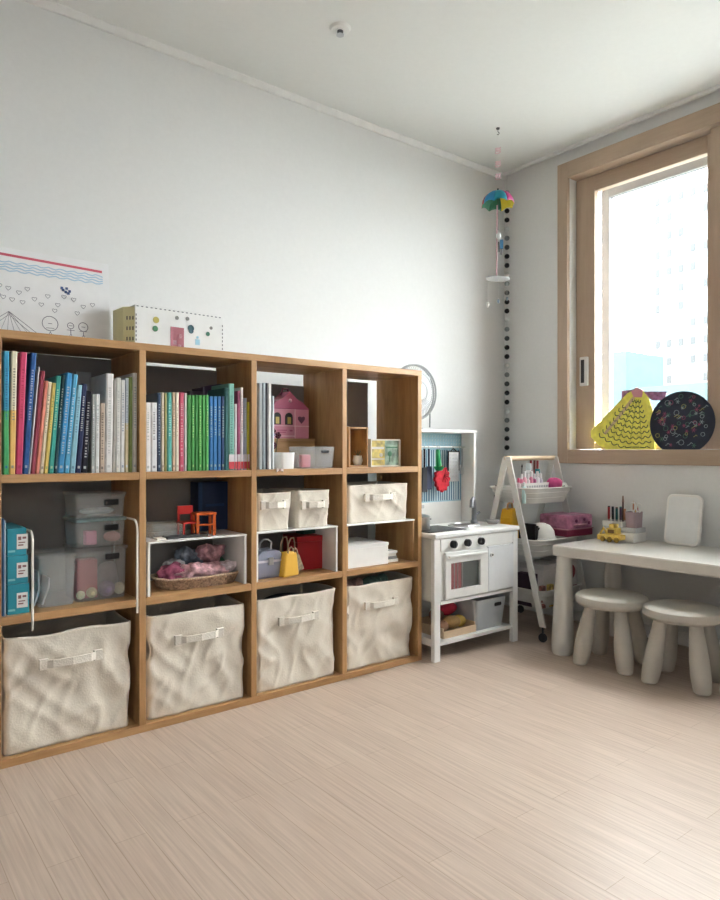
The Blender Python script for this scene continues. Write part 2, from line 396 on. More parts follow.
# ---------------------------------------------------------------- books
def book(ub0, ub1, ut0, vt, Y, zb, col, label, group, depth=.17, col2=None, marks=None, x=None):
    x0, x1 = wx(ub0, Y), wx(ub1, Y); xt = wx(ut0, Y); zt = wz(ut0, vt, Y)
    hgt = zt-zb; a = math.atan2(xt-x0, hgt); wd = max((x1-x0)*math.cos(a)-.0006, .003)
    t = thing('book', label, 'book', (x1 if a > 0 else x0, Y, zb+.0004), 0, group)
    t.rotation_euler = (0, a, 0); sh = -wd if a > 0 else 0
    H = hgt/math.cos(a)
    key = 'cover_%.2f_%.2f_%.2f' % col
    mm = mat(key, col, .45, noise_amt=.10, scale=25, coat=.2)
    c = .0016 if wd > .008 else .0009
    def cov(z0, z1):
        pts = [(0, depth), (0, .003), (wd*.2, 0), (wd*.8, 0), (wd, .003), (wd, depth), (wd-c, depth), (wd-c, .004), (c, .004), (c, depth)]
        return MB().prism([(p[0]+sh, p[1]) for p in pts], 'z', z0, z1)
    if col2:
        cut = H*.52
        cov(0, cut).build('cover_lower', mat('cover_%.2f_%.2f_%.2f' % col2, col2, .45, noise_amt=.08, coat=.2), t)
        cov(cut, H).build('cover', mm, t)
    else: cov(0, H).build('cover', mm, t)
    MB().box(sh+c, sh+wd-c, .0045, depth-.004, .003, H-.003).build('pages', m_page, t)
    if marks:
        rnd = random.Random(int(ub0*10)); s = MB(); z = H*.86; n = 0
        zend = H*(.45 if rnd.random() < .6 else .2)
        while z > zend:
            dz = rnd.uniform(.005, .009); ww = wd*rnd.uniform(.12, .2)
            s.box(sh+wd*.5-ww, sh+wd*.5+ww, -.0004, .001, z-dz*.55, z)
            z -= dz*rnd.choice((1, 1, 1.1, 1.6)); n += 1
        mi = tuple(a_*.6+b_*.4 for a_, b_ in zip(marks, col))
        MB().box(sh+wd*.3, sh+wd*.7, -.0004, .001, H*.05, H*.05+.008).build('publisher_mark', mat('ink_%.1f_%.1f_%.1f' % mi, mi, .6), t)
        marks = mi; s.build('spine_title', mat('ink_%.1f_%.1f_%.1f' % marks, marks, .6), t)
    return t
wht, blk = (.8, .8, .78), (.03, .03, .04)
Z1 = ZT[2]
A1 = 'picture books in the top left cell'
Yb = 2.190
for r in [
 (3.2, 9.0, 3.6, 351, (.05, .36, .60), 'tall book with blue upper and green lower spine, leftmost in top row', (.07, .42, .16), (.02, .08, .3)),
 (9.2, 15.2, 11.6, 351, (.78, .72, .55), 'tall book with cream upper and yellow lower spine, second from left', (.82, .52, .17), blk),
 (15.4, 22.4, 20.3, 352, (.62, .06, .16), 'tall crimson book between the cream-and-yellow and dark blue ones', None, (.4, .02, .05)),
 (22.6, 28.4, 31.0, 353, (.02, .10, .32), 'tall dark blue book leaning right with white title', None, wht),
 (28.6, 30.4, 38.3, 367, (.80, .78, .78), 'very thin white book leaning beside the tall dark blue book', None, None),
 (30.8, 35.2, 41.0, 371, (.35, .05, .08), 'dark maroon book next to the thin white book', None, None),
 (35.5, 39.3, 45.0, 381, (.80, .28, .20), 'salmon orange thin book right of the maroon book', None, None),
 (39.6, 43.4, 48.3, 382, (.82, .72, .52), 'cream thin book with dark title between orange and yellow books', None, blk),
 (43.7, 48.0, 52.3, 383, (.75, .58, .16), 'yellow thin book left of the teal books', None, (.1, .3, .1)),
 (48.3, 53.6, 56.2, 376, (.05, .38, .32), 'teal green book right of the yellow thin book', None, (.6, .8, .5)),
 (53.9, 57.0, 62.2, 375, (.02, .08, .10), 'near-black teal thin book between teal green and bright blue', None, wht),
 (57.3, 63.6, 66.6, 373, (.05, .30, .60), 'bright blue book with emblem, left of the sky blue book', None, (.7, .6, .4)),
 (63.9, 69.2, 72.8, 374.5, (.10, .40, .62), 'sky blue book left of the pale blue one', None, wht),
 (69.5, 75.2, 77.2, 385, (.30, .56, .66), 'pale blue shorter book left of the navy books', None, (.1, .2, .3)),
 (75.4, 81.0, 82.0, 384, (.02, .03, .10), 'navy book right of the pale blue book', None, wht),
 (81.3, 87.6, 86.2, 391, (.015, .015, .03), 'black book with white lettering down its spine', None, wht),
 (91.0, 94.8, 92.0, 394, (.42, .45, .44), 'grey-green slim book right of the black book', None, wht),
 (95.0, 99.3, 95.8, 394, (.76, .76, .74), 'short white book with grey title left of the beige book', None, (.3, .35, .4)),
 (99.6, 104.6, 100.2, 403, (.55, .44, .35), 'shortest beige book in the top left cell', None, blk),
 (104.9, 112.4, 106.4, 373.5, (.80, .80, .78), 'thickest tall white book in the top left cell', None, (.45, .45, .45)),
 (112.6, 115.4, 113.4, 380, (.42, .40, .36), 'slim grey-beige book right of the thick white book', None, None),
 (115.6, 120.2, 116.4, 378, (.74, .74, .70), 'white book with grey bands right of the grey-beige book', None, (.5, .5, .48)),
 (120.4, 124.6, 121.0, 380, (.78, .78, .76), 'white book with blue marks second of two alike', None, (.12, .2, .35)),
 (124.8, 128.6, 125.2, 378, (.45, .50, .56), 'blue-grey book with a beige foot left of the olive book', (.65, .55, .35), (.7, .75, .8)),
 (128.8, 132.4, 129.2, 377, (.25, .32, .10), 'olive green book near the right end of the top left cell', None, None),
 (132.6, 136.9, 133.0, 373, (.66, .64, .60), 'pale book with violet lettering, rightmost in the top left cell', None, (.3, .25, .4)),
]:
    book(r[0], r[1], r[2], r[3], Yb, Z1, r[4], r[5], A1, .17 if r[3] < 380 else .15, r[6], r[7])
# a grey book standing behind
tag(MB().box(0, .05, 0, .012, 0, .335, .001).build('book', mat('greybook', (.33, .33, .33), .6), None, False, (.648, 2.375, Z1)), 'grey book standing crosswise behind the white books', 'book')
A2 = 'books in the second cell of the top row'
greens = [(.06, .30, .07), (.08, .36, .09), (.05, .27, .06), (.08, .38, .08), (.06, .33, .07), (.09, .40, .10)]
gl = ['green volume, first of the six from the left', 'green volume, second of the six from the left', 'green volume, third of the six from the left',
      'green volume, fourth of the six from the left', 'green volume, fifth of the six from the left', 'green volume, sixth and next to the blue volumes']
B2 = [(145.6, 151, 402.5, (.74, .75, .76), 'short white patterned book, leftmost in the second cell', (.2, .3, .4)),
 (151.2, 157.3, 402.5, (.72, .73, .76), 'short white book with dark marks beside the navy slim book', blk),
 (157.6, 161.3, 393, (.03, .06, .12), 'navy slim book right of the short white books', (.5, .6, .7)),
 (161.6, 164.6, 392.5, (.72, .66, .52), 'beige slim book right of the navy slim one', (.3, .2, .1)),
 (164.8, 167.3, 393, (.35, .33, .12), 'olive slim book left of the teal spine', None),
 (167.5, 172.3, 392.5, (.10, .42, .38), 'teal book with lighter lettering in the second cell', (.6, .8, .75)),
 (172.5, 175.6, 392.5, (.68, .50, .34), 'tan slim book right of the teal spine', blk),
 (175.8, 179.3, 392.5, (.80, .76, .62), 'cream book left of the crimson spine', (.6, .4, .3)),
 (179.5, 184.2, 392.5, (.60, .10, .17), 'crimson book in the second cell', (.8, .6, .6)),
 (184.4, 187.2, 393, (.62, .56, .58), 'pinkish grey slim book left of the green volumes', None)]
us = [187.5, 191.7, 195.2, 198.6, 202.3, 205.9, 209.4]
for k in range(6): B2.append((us[k], us[k+1]-.2, 395+.2*(k % 2), greens[k], gl[k], (.55, .75, .3) if k % 2 else None))
for k, (a, b, c, n) in enumerate([(209.6, 213.2, (.03, .16, .42), 'slim mid blue volume next to the green volumes'), (213.4, 217.4, (.04, .20, .50), 'brighter blue volume, second of the blue ones'),
                  (217.6, 221.3, (.03, .15, .40), 'blue volume left of the darkest navy one'), (221.5, 224.8, (.02, .05, .14), 'darkest navy volume, last of the blue ones')]):
    B2.append((a, b, 396.2, c, n, (.5, .6, .4)))
for r in B2: book(r[0], r[1], r[0], r[2], Yb, Z1, r[3], r[4], A2, .145, None, r[5])
for r in [(225.0, 228.6, 388, (.03, .14, .13), 'dark teal book right of the navy volume', None),
 (228.8, 234.6, 383.5, (.20, .46, .38), 'tall mint green book with dark lettering with a red and white foot label', (.03, .12, .1)),
 (234.8, 237.4, 404, (.78, .78, .76), 'white slim book right of the mint green book', None),
 (237.6, 240.6, 391, (.33, .06, .14), 'maroon slim book between two white books in the second cell', None),
 (240.8, 243.6, 387.5, (.80, .79, .77), 'tall white book right of the maroon slim book', (.5, .2, .2)),
 (243.8, 247.2, 398, (.42, .46, .58), 'lavender blue book left of the yellow one in the second cell', (.7, .75, .8)),
 (247.4, 250.6, 402, (.66, .58, .06), 'yellow book at the right end of the second cell', (.3, .4, .1))]:
    tb_ = book(r[0], r[1], r[0], r[2], Yb, Z1, r[3], r[4], A2, .14, None, r[5])
    if r[0] > 227:
        wd_ = wx(r[1], Yb)-wx(r[0], Yb)-.0006
        MB().box(0.0005, wd_-.0005, -.0016, -.0002, .030, .056).build('shelf_label', mat('label_pale', (.72, .66, .68), .5), tb_)
        MB().box(0.0005, wd_-.0005, -.0016, -.0002, .004, .0295).build('shelf_label', mat('label_red', (.55, .05, .06), .5), tb_)
for k, (u0, u1, vt, c) in enumerate([(190, 203, 391, (.05, .02, .05)), (203.2, 212, 387, (.07, .03, .09)), (212.2, 219, 385, (.10, .05, .14)), (219.2, 223.5, 384, (.03, .03, .08))]):
    book(u0, u1, u0, vt, 2.345, Z1, c, ['wide blackish plum book behind the green volumes', 'dark plum book second in the back row', 'violet book third in the back row behind the blue volumes', 'near-black book last in the back row'][k], 'dark books in the back row', .10, None, (.4, .3, .45))
A3 = 'thin books in the third top cell'
for r in [(259.0, 262.6, 383, (.38, .42, .44), 'grey ring-bound book at the left of the third top cell'), (262.8, 266.0, 383, (.30, .36, .38), 'darker grey-blue book in the third top cell'),
          (266.3, 267.8, 383, (.05, .05, .07), 'black thin book in the third top cell'), (268.1, 271.6, 383, (.74, .72, .70), 'white thin book beside the black thin one'),
          (272.6, 274.6, 396, (.70, .76, .78), 'shorter white thin book beside the pink castle')]:
    book(r[0], r[1], r[0], r[2], 2.19, Z1, r[3], r[4], A3, .16, None, None)

# ---------------------------------------------------------------- top of the bookcase: drawing and box
m_crayon = lambda n, c: mat('crayon_'+n, c, .8)
ZT3 = ZT[3]
dr = thing('childs_drawing', "child's drawing on white board with red line, blue waves, hearts and green ground", 'drawing', (.395, 2.335, ZT3+.0005))
dr.rotation_euler = (R(-6), 0, 0)
DW, DH = .358, .290
MB().box(0, DW, 0, .006, 0, DH, .001).build('board', mat('drawing_paper', (.80, .80, .80), .8), dr)
def strip(mb, pts, w, y=-.0008):
    for p, q in zip(pts, pts[1:]):
        d = Vector((q[0]-p[0], q[1]-p[1])); 
        if d.length < 1e-6: continue
        nrm = Vector((-d.y, d.x)).normalized()*w/2
        mb.prism([(p[0]+nrm.x, p[1]+nrm.y), (q[0]+nrm.x, q[1]+nrm.y), (q[0]-nrm.x, q[1]-nrm.y), (p[0]-nrm.x, p[1]-nrm.y)], 'y', y, .0002)
s = MB(); strip(s, [(.002, DH-.022), (.15, DH-.026), (.335, DH-.031)], .008); s.build('red_line', m_crayon('red', (.62, .12, .17)), dr)
s = MB()
for k in range(4):
    strip(s, [(i*.0115+.003, DH-.046-.009*k+.003*math.sin(i*1.9+k)) for i in range(30)], .0035)
s.build('blue_waves', m_crayon('blue', (.42, .58, .72)), dr)
s = MB()
strip(s, [(i*.0115+.003, .010+.004*math.sin(i*1.1)) for i in range(30)], .010); s.build('green_ground', m_crayon('green', (.30, .52, .34)), dr)
s = MB()
def heart(cx, cz, r): return [(cx+r*1.0*math.sin(a)**3, cz+r*(.81*math.cos(a)-.31*math.cos(2*a)-.12*math.cos(3*a))) for a in [2*PI*i/14 for i in range(15)]]
rnd = random.Random(4)
for (hx, hz_) in [(.02, .165), (.045, .16), (.075, .15), (.03, .13), (.10, .165), (.015, .135), (.12, .135), (.085, .12), (.16, .15), (.19, .125), (.14, .12), (.24, .15), (.27, .13), (.25, .105), (.30, .14), (.21, .155), (.18, .105), (.055, .125)]:
    strip(s, heart(hx, hz_, .0075), .0011)
# a hill, three little figures
strip(s, [(.0, .05), (.045, .085), (.13, .02)], .0013); strip(s, [(.0, .035), (.045, .075), (.11, .02)], .0011)
for q in range(5): strip(s, [(.045, .085), (.02+.02*q, .02)], .0008)
for (cx, r) in [(.165, .024), (.228, .010), (.268, .015)]:
    strip(s, [(cx+r*math.cos(a), .060+r*1.0*math.sin(a)) for a in [2*PI*i/16 for i in range(17)]], .0018)
    strip(s, [(cx, .058-r), (cx, .03)], .002); strip(s, [(cx-.008, .018), (cx, .032), (cx+.008, .018)], .0016); strip(s, [(cx-.012, .045), (cx+.012, .045)], .0014)
    strip(s, [(cx-.006, .060), (cx+.006, .060)], .0015)
s.build('pencil_marks', m_crayon('pencil', (.16, .16, .20)), dr)
s = MB()
for (cx, cz) in [(.208, .178), (.219, .184), (.228, .176), (.216, .172), (.224, .168), (.204, .184)]:
    strip(s, [(cx-.004, cz), (cx+.004, cz)], .008)
s.build('blue_patch', m_crayon('navy', (.06, .10, .25)), dr)
# sticker box
x0, x1 = wx(135, 2.26), wx(226, 2.26)
bx = thing('sticker_box', 'white cardboard box covered with stickers and yellow end, on top of the bookcase', 'box', (x0, 2.262, ZT3+.0005), R(3))
bw, bh = x1-x0, .142
MB().box(0, bw, 0, .12, 0, bh, .003).build('box_body', mat('box_white', (.74, .74, .72), .7), bx)
MB().prism([(-.028, .03), (-.0005, .0), (-.0005, .12), (-.028, .12)], 'z', 0, bh-.008).build('box_end', mat('pale_yellow', (.80, .76, .45), .7), bx)
s = MB()
for i in range(20): s.box(.006+i*bw/20.5, .006+i*bw/20.5+.007, -.001, .0005, bh-.006, bh-.003)
for i in range(8): s.box(bw-.006, bw-.003, -.001, .0005, .006+i*.014, .013+i*.014).box(.003, .006, -.001, .0005, .006+i*.014, .013+i*.014)
for i in range(5):
    for j in range(3): s.box(-.024+.0, -.0225, .04+.02*i, .046+.02*i, .02+.035*j, .034+.035*j)
for i in range(3):
    for j in range(3): s.prism([(-.020+.007*i, .0125+.016-.0075*i+.005), (-.018+.007*i, .0105+.016-.0075*i+.005), (-.018+.007*i, .012-.008*i+.005), (-.020+.007*i, .0145-.008*i+.005)], 'z', .02+.035*j, .032+.035*j)
s.build('stitch_marks', mat('stitch', (.10, .10, .13), .7), bx)
def stick(name, shapes, c):
    s = MB()
    for sh_ in shapes:
        if sh_[0] == 'o': s.prism([(sh_[1]+sh_[3]*math.cos(2*PI*i/14), sh_[2]+sh_[3]*math.sin(2*PI*i/14)) for i in range(14)], 'y', -.0015, .0005)
        else: s.box(sh_[1], sh_[3], -.0015, .0005, sh_[2], sh_[4])
    s.build(name, mat('sticker_%.2f%.2f%.2f' % c, c, .6), bx)
stick('sticker', [('o', .075, .098, .011)], (.50, .42, .10)); stick('sticker', [('o', .072, .068, .010)], (.08, .25, .12))
stick('sticker', [('r', .128, .005, .178, .082)], (.38, .13, .16)); stick('sticker', [('o', .205, .085, .012), ('o', .206, .075, .009)], (.03, .10, .13))
stick('sticker', [('r', .222, .028, .240, .048), ('o', .231, .055, .005)], (.35, .60, .72)); stick('sticker', [('o', .272, .072, .008)], (.05, .18, .12))
stick('sticker', [('o', .152, .115, .007), ('o', .192, .117, .007), ('o', .285, .095, .006)], (.22, .22, .20))
stick('sticker', [('r', .138, .02, .150, .035), ('r', .160, .045, .170, .06), ('r', .155, .012, .168, .022)], (.65, .45, .48))

# ---------------------------------------------------------------- row one, third and fourth cell
cs = thing('wooden_crate', 'small oak box at the back of the third top cell under the pink castle', 'box', (1.475, 2.325, Z1+.0005))
MB().box(-.105, .105, 0, .125, 0, .11, .002).build('crate_body', m_oak, cs); MB().box(-.107, .107, -.002, .127, .11, .118, .002).build('crate_lid', m_oak, cs)
m_pink = mat('castle_pink', (.62, .24, .32), .5); m_pink2 = mat('castle_rose', (.46, .11, .20), .5); m_pink3 = mat('castle_pale', (.72, .42, .48), .5)
ca = thing('toy_castle', 'pink toy castle box with arched windows and carrying handle', 'toy', (1.462, 2.33, Z1+.119))
def archp(cx, cz, w_, h_): return [(cx-w_/2, cz), (cx+w_/2, cz)]+arc(cx, cz+h_-w_/2, w_/2, 0, 180, 8)
MB().prism([(-.092, 0), (.092, 0), (.092, .118), (-.092, .118)], 'y', 0, .07).build('castle_wall', m_pink, ca, bevel=.002)
MB().prism([(-.096, .118), (.096, .118), (.060, .148), (.034, .160), (0, .190), (-.034, .160), (-.060, .148)], 'y', -.002, .072).build('castle_roof', m_pink2, ca, bevel=.002)
for cx in (-.06, -.005): 
    a = MB().prism(archp(cx, .055, .034, .048), 'y', -.003, .001).build('castle_window', m_dark, ca); MB().box(cx-.008, cx+.008, -.0045, -.002, .058, .085).build('window_figure', mat('ochre', (.55, .42, .12), .6), a)
MB().prism([(p[0], p[1]) for p in heart(.055, .078, .017)[:-1]], 'y', -.003, .001).build('heart_window', mat('plum', (.16, .06, .10), .5), ca)
MB().box(-.088, .025, -.002, .001, .006, .012).box(-.09, .09, -.004, .001, .048, .052).box(.022, .026, -.002, .001, .0, .118).build('castle_trim', m_pink3, ca)
MB().box(-.06, -.015, -.0015, .001, .030, .034).box(-.06, -.02, -.0015, .001, .022, .026).box(.0, .012, -.0015, .001, .028, .034).build('lettering', m_pink2, ca)
MB().ball((0, -.003, .152), .008).build('roof_gem', m_pink3, ca, 'all')
MB().tube([(-.02, .035, .176), (-.012, .035, .202), (.012, .035, .202), (.02, .035, .176)], .004).build('handle', mat('plumh', (.2, .05, .1), .5), ca, True)
# boxes in front
def tubthing(name, label, cat, w0, d0, w1, d1, h, loc, m, rad=.012, th=.002, rot=0, group=None):
    t = thing(name, label, cat, loc, rot, group)
    MB().tub(w0, d0, w1, d1, h, rad, th, 0, None, 5, 4).build('box_body', m, t, True)
    return t
t = tubthing('storage_box', 'small pale box under dark flowers beside the thin books', 'box', .058, .085, .064, .09, .062, (wx(283, 2.235), 2.24, Z1+.0005), m_whitep)
t = tubthing('storage_box', 'translucent box with pink contents in the third top cell', 'box', .150, .095, .160, .105, .085, (wx(312, 2.235), 2.238, Z1+.0005), m_clear)
MB().box(.012, .048, -.0525, -.0495, .060, .071, .003).build('handle_slot', m_black, t)
tag(MB().box(-.022, .022, -.002, .02, 0, .05, .006).build('toy_block', mat('neon_pink', (.85, .18, .25), .5), None, False, (wx(306, 2.215), 2.215, Z1+.004)), 'bright pink toy inside the translucent box in the third top cell', 'toy')
fl = thing('toy_flowers', 'dark red and plum artificial flowers on the small pale box', 'flowers', (1.362, 2.30, Z1+.0005))
rnd = random.Random(3)
for k in range(9):
    x, y, z = rnd.uniform(-.03, .035), rnd.uniform(-.02, .02), rnd.uniform(.085, .155)
    st_ = MB().tube([(x*.3, y*.3, .0), (x*.7, y*.8, z*.5), (x, y, z)], .0015).build('stem', mat('stem_green', (.06, .12, .05), .7), fl)
    b = MB()
    for q in range(5): b.ball((x+.008*math.cos(q*1.257), y-.004, z+.008*math.sin(q*1.257)), .007, (1, .6, 1), 1)
    b.ball((x, y-.008, z), .005, sub=1); b.build('flower_head', mat('petal_a', (.10, .015, .035), .7) if k % 3 else mat('petal_b', (.28, .2, .38), .7), fl, 'all')
ct = tag(MB().lathe([(.003, 0), (.02, 0), (.024, .05), (.021, .05), (.018, .004), (.003, .004)]).build('cup', mat('pale_violet', (.55, .50, .56), .5), None, True, (1.49, 2.345-.06+.02, Z1+.0005)), 'pale cup behind the translucent box in the third top cell', 'cup')
# little bow clipped to shelf edge
bo = thing('bow_clip', 'small pale bow clip on the shelf edge under the thin books', 'hair clip', (wx(279.5, 2.172), 2.173, .846))
MB().prism([(0, 0), (-.014, .008), (-.014, -.008)], 'y', -.006, -.001).prism([(0, 0), (.014, .008), (.014, -.008)], 'y', -.006, -.001).build('bow', mat('bow', (.72, .62, .56), .7), bo)
MB().box(-.004, .004, -.008, .0, -.004, .004, .001).build('knot', mat('knot', (.45, .28, .25), .7), bo)
# fourth cell
wb = thing('wooden_box', 'small open oak box standing on end with a pot inside, fourth top cell', 'box', (wx(358.6, 2.24), 2.24, Z1+.0005))
hw = (wx(368.6, 2.24)-wx(349.2, 2.24))/2; hh = .168
MB().box(-hw, -hw+.007, 0, .12, 0, hh).box(hw-.007, hw, 0, .12, 0, hh).box(-hw+.007, hw-.007, 0, .12, 0, .007).box(-hw+.007, hw-.007, 0, .12, hh-.007, hh).box(-hw+.007, hw-.007, .114, .12, .007, hh-.007).build('box_body', m_oakv, wb, bevel=.001)
pot = thing('plant_pot', 'little white pot with tiny plant inside the small oak box', 'plant pot', (wx(357, 2.29), 2.285, Z1+.0085))
MB().lathe([(.003, 0), (.015, 0), (.022, .018), (.018, .036), (.019, .040), (.015, .040), (.014, .034), (.003, .034)]).build('pot', m_whitep, pot, True)
b = MB()
for k in range(7): b.tube([(0, 0, .034), (.008*math.cos(k), .008*math.sin(k), .05), (.016*math.cos(k), .016*math.sin(k), .06+.003*(k % 3))], .002, r2=.0006)
b.build('leaves', mat('tiny_leaf', (.10, .14, .08), .6), pot)
fr = thing('picture_frame', 'white framed pair of yellow and green pictures in the fourth top cell', 'picture frame', (wx(385.7, 2.235), 2.235, Z1+.0005))
hw = (wx(400.5, 2.235)-wx(371, 2.235))/2; fh = .118
MB().box(-hw, -hw+.006, -.002, .03, 0, fh).box(hw-.006, hw, -.002, .03, 0, fh).box(-hw+.006, hw-.006, -.002, .03, 0, .006).box(-hw+.006, hw-.006, -.002, .03, fh-.006, fh).build('frame', mat('frame_cream', (.75, .72, .62), .5), fr, bevel=.001)
MB().box(-hw+.006, .0, .006, .02, .006, fh-.006).build('picture', mat('pic_yellow', (.55, .42, .08), .5, noise_amt=.7, scale=28), fr)
MB().box(0, hw-.006, .006, .02, .006, fh-.006).build('picture', mat('pic_green', (.22, .32, .24), .5, noise_amt=.7, scale=30), fr)
MB().box(-hw+.010, -.006, .0045, .007, .075, .085).box(-hw+.010, -.004, .0045, .007, .030, .036).ball((-.022, .005, .05), .009, (1, .2, 1)).build('picture_marks', mat('pm1', (.65, .62, .55), .6), fr)
MB().ball((.028, .005, .055), .012, (1, .15, 1)).box(.026, .030, .0045, .007, .02, .045).box(.008, hw-.012, .0045, .007, .08, .086).build('picture_marks', mat('pm2', (.04, .16, .08), .6), fr)

# ---------------------------------------------------------------- row two
Z2 = ZT[1]
# first cell: teal boxes, clear boxes, white rails
xl = XC[0]+T/2
for k, (z0, z1) in enumerate([(0, .088), (.089, .172), (.173, .252)]):
    t = thing('teal_box', ['teal carton with white label, lowest of the three stacked', 'teal carton with white label, middle of the three stacked', 'teal carton with white label, topmost of the three stacked'][k], 'box', (wx(7, 2.2), 2.195, Z2+.0005+z0), 0, 'stacked teal cartons')
    wdt = wx(29, 2.2)-wx(7, 2.2)
    MB().box(0, wdt-.004*k, 0, .20, 0, z1-z0, .002).build('carton', mat('teal_card', (.02, .27, .36), .45), t)
    MB().box(wdt*.42, wdt*.92, -.001, .001, .018, .062).build('label', mat('label_white', (.78, .77, .74), .6), t)
    MB().box(wdt*.48, wdt*.62, -.0018, 0, .045, .055).box(wdt*.68, wdt*.85, -.0018, 0, .048, .054).box(wdt*.5, wdt*.8, -.0018, 0, .036, .039).box(wdt*.48, wdt*.72, -.0018, 0, .028, .032).build('label_print', mat('label_ink', (.25, .12, .12), .6), t)
    MB().box(.002, wdt*.35, -.0008, .0005, .01, .016).build('carton_mark', mat('teal_light', (.2, .5, .55), .5), t)
book(2.6, 4.3, 2.6, 519, 2.19, Z2, (.04, .20, .50), 'thin bright blue folder at the far left beside teal cartons', 'folders at the far left', .18)
book(4.5, 6.2, 4.5, 521, 2.19, Z2, (.55, .66, .72), 'thin pale blue folder beside the teal cartons', 'folders at the far left', .18)
t = tubthing('storage_box', 'frosted clear box with rounded lid between teal cartons and stacked boxes', 'box', wx(76, 2.23)-wx(38, 2.23)-.01, .14, wx(76, 2.23)-wx(38, 2.23), .15, .150, (wx(57.5, 2.23), 2.30, Z2+.0005), m_clear, .015)
wdd = wx(76, 2.23)-wx(38, 2.23)
MB().box(-wdd/2-.002, wdd/2+.002, -.077, .077, .150, .162, .005).build('lid', m_clear, t)
b = MB()
for q in range(0, 4, 2): b.prism([(-.05+.012*q, .0), (-.046+.012*q, .0), (-.030+.013*q, .05), (-.034+.016*q, .105-.012*q), (-.038+.016*q, .105-.012*q), (-.036+.013*q, .05)], 'y', -.04, .04)
tag(b.build('paper_sheets', mat('pale_fabric', (.74, .74, .76), .8), None, False, (wx(57.5, 2.23)-.012, 2.30, Z2+.004)), 'curled white sheets standing inside the frosted box with rounded lid', 'paper')
# stack of three clear boxes
sx0, sx1 = wx(76.5, 2.235), wx(128, 2.235)-.001; sc_, sw = (sx0+sx1)/2, sx1-sx0
specs = [(0, .158, 'frosted clear box with toys inside, bottom of the stack of three', m_clear), (.172, .080, 'frosted clear box with pink contents, middle of the stack of three', m_clear), (.266, .068, 'frosted clear box with teal-tinted base, topmost of the stack of three', m_clear)]
for z, h, lb, m in specs:
    wdt = sw*(1 if z == 0 else .98)
    t = tubthing('storage_box', lb, 'box', wdt-.008, .142, wdt, .15, h, (sc_-(.003 if z else 0), 2.235+.077, Z2+.0006+z), m, .014, group='stacked clear boxes')
    MB().box(-wdt/2-.002, wdt/2+.002, -.077, .077, h+.0005, h+.012, .004).build('lid', m_clear2 if z == .172 else m_clear, t)
    MB().box(.008, .054, -.078, -.0735, h-.030, h-.010, .004).build('handle_slot', m_black, t)
def blob(name, label, cat, loc, r, sc, c, seed=0, nz=.3):
    b = MB(); b.ball((0, 0, 0), r, sc, 3)
    for v in b.bm.verts:
        v.co *= 1+nz*noise.noise(v.co*26+Vector((seed, 0, 0)))
    o = b.build(name, mat('blob_%.2f_%.2f_%.2f' % c, c, .8, noise_amt=.12, scale=40), None, 'all', loc)
    return tag(o, label, cat)
zt = Z2+.004
tag(MB().box(-.035, .03, 0, .05, 0, .125, .004).build('toy_card', mat('coral_red', (.62, .12, .13), .6), None, False, (sc_-.035, 2.27, zt)), 'coral red card box inside the bottom clear box', 'toy')
blob('toy_ball', 'lavender ball inside the bottom clear box', 'ball', (sc_+.022, 2.265, zt+.026), .026, (1, 1, 1), (.40, .33, .50), 1, .02)
blob('toy_ball', 'pale yellow ball left in the bottom clear box', 'ball', (sc_-.028, 2.258, zt+.020), .017, (1, 1, 1), (.78, .66, .35), 2, .02)
blob('toy_ball', 'small pale yellow ball at the left corner of the bottom clear box', 'ball', (sc_-.062, 2.258, zt+.016), .014, (1, 1, 1), (.80, .70, .42), 3, .02)
blob('toy_ball', 'cream ball right in the bottom clear box', 'ball', (sc_+.064, 2.268, zt+.022), .017, (1, 1, 1.2), (.70, .60, .42), 4, .02)
blob('doll_bag', 'grey soft bag behind the balls in the bottom clear box', 'toy', (sc_+.042, 2.325, zt+.055), .036, (1, .8, 1.4), (.42, .38, .42), 5, .2)
tag(MB().box(-.018, .018, 0, .03, 0, .045, .004).build('toy_block', mat('hot_pink', (.80, .22, .40), .6), None, False, (sc_-.025, 2.27, Z2+.176)), 'hot pink block inside the middle clear box', 'toy')
blob('toy_rope', 'salmon coloured cloth inside the middle clear box', 'toy', (sc_+.048, 2.29, Z2+.198), .022, (1.2, 1, .8), (.70, .30, .28), 7)
blob('toy_cloth', 'pale blue cloth inside the topmost clear box', 'toy', (sc_, 2.30, Z2+.284), .026, (2, 1, .45), (.45, .60, .64), 8)
# white rails that hook over the shelf
m_rail = mat('rail_white', (.80, .77, .70), .4)
for (u, vt_, vb, lb, zz) in [(32.5, 536, 630, 'white bent metal rail hooked in front of the shelf beside the teal cartons', 0), (137.2, 524, 613, 'white bent metal rail beside the stack of clear boxes', 0)]:
    Yr = 2.160; x = min(wx(u, Yr), XC[1]-T/2-.0042); zt_ = wz(u, vt_, Yr)+.012; zb_ = wz(u, vb, Yr)
    t = thing('metal_rail', lb, 'rail', (x, Yr, zb_), 0, 'white metal rails')
    H = zt_-zb_; x2 = 0
    pts = [(0, 0, 0), (0, 0, H-.03)]+[(0, .03-.03*math.cos(R(a)), H-.03+.03*math.sin(R(a))) for a in range(15, 91, 15)]+[(x2*.3, .12, H), (x2, .22, H)]
    MB().tube(pts, .0036, 8).build('rail', m_rail, t, True)
    MB().tube([(0, 0, .03), (0, .0085, .03)], .003, 6).build('hook', m_rail, t, True)
    MB().tube([(x2, .22, H), (x2, .226, H-.05), (x2, .226, Z2+.001-zb_)], .0036, 8).build('rear_post', m_rail, t, True)
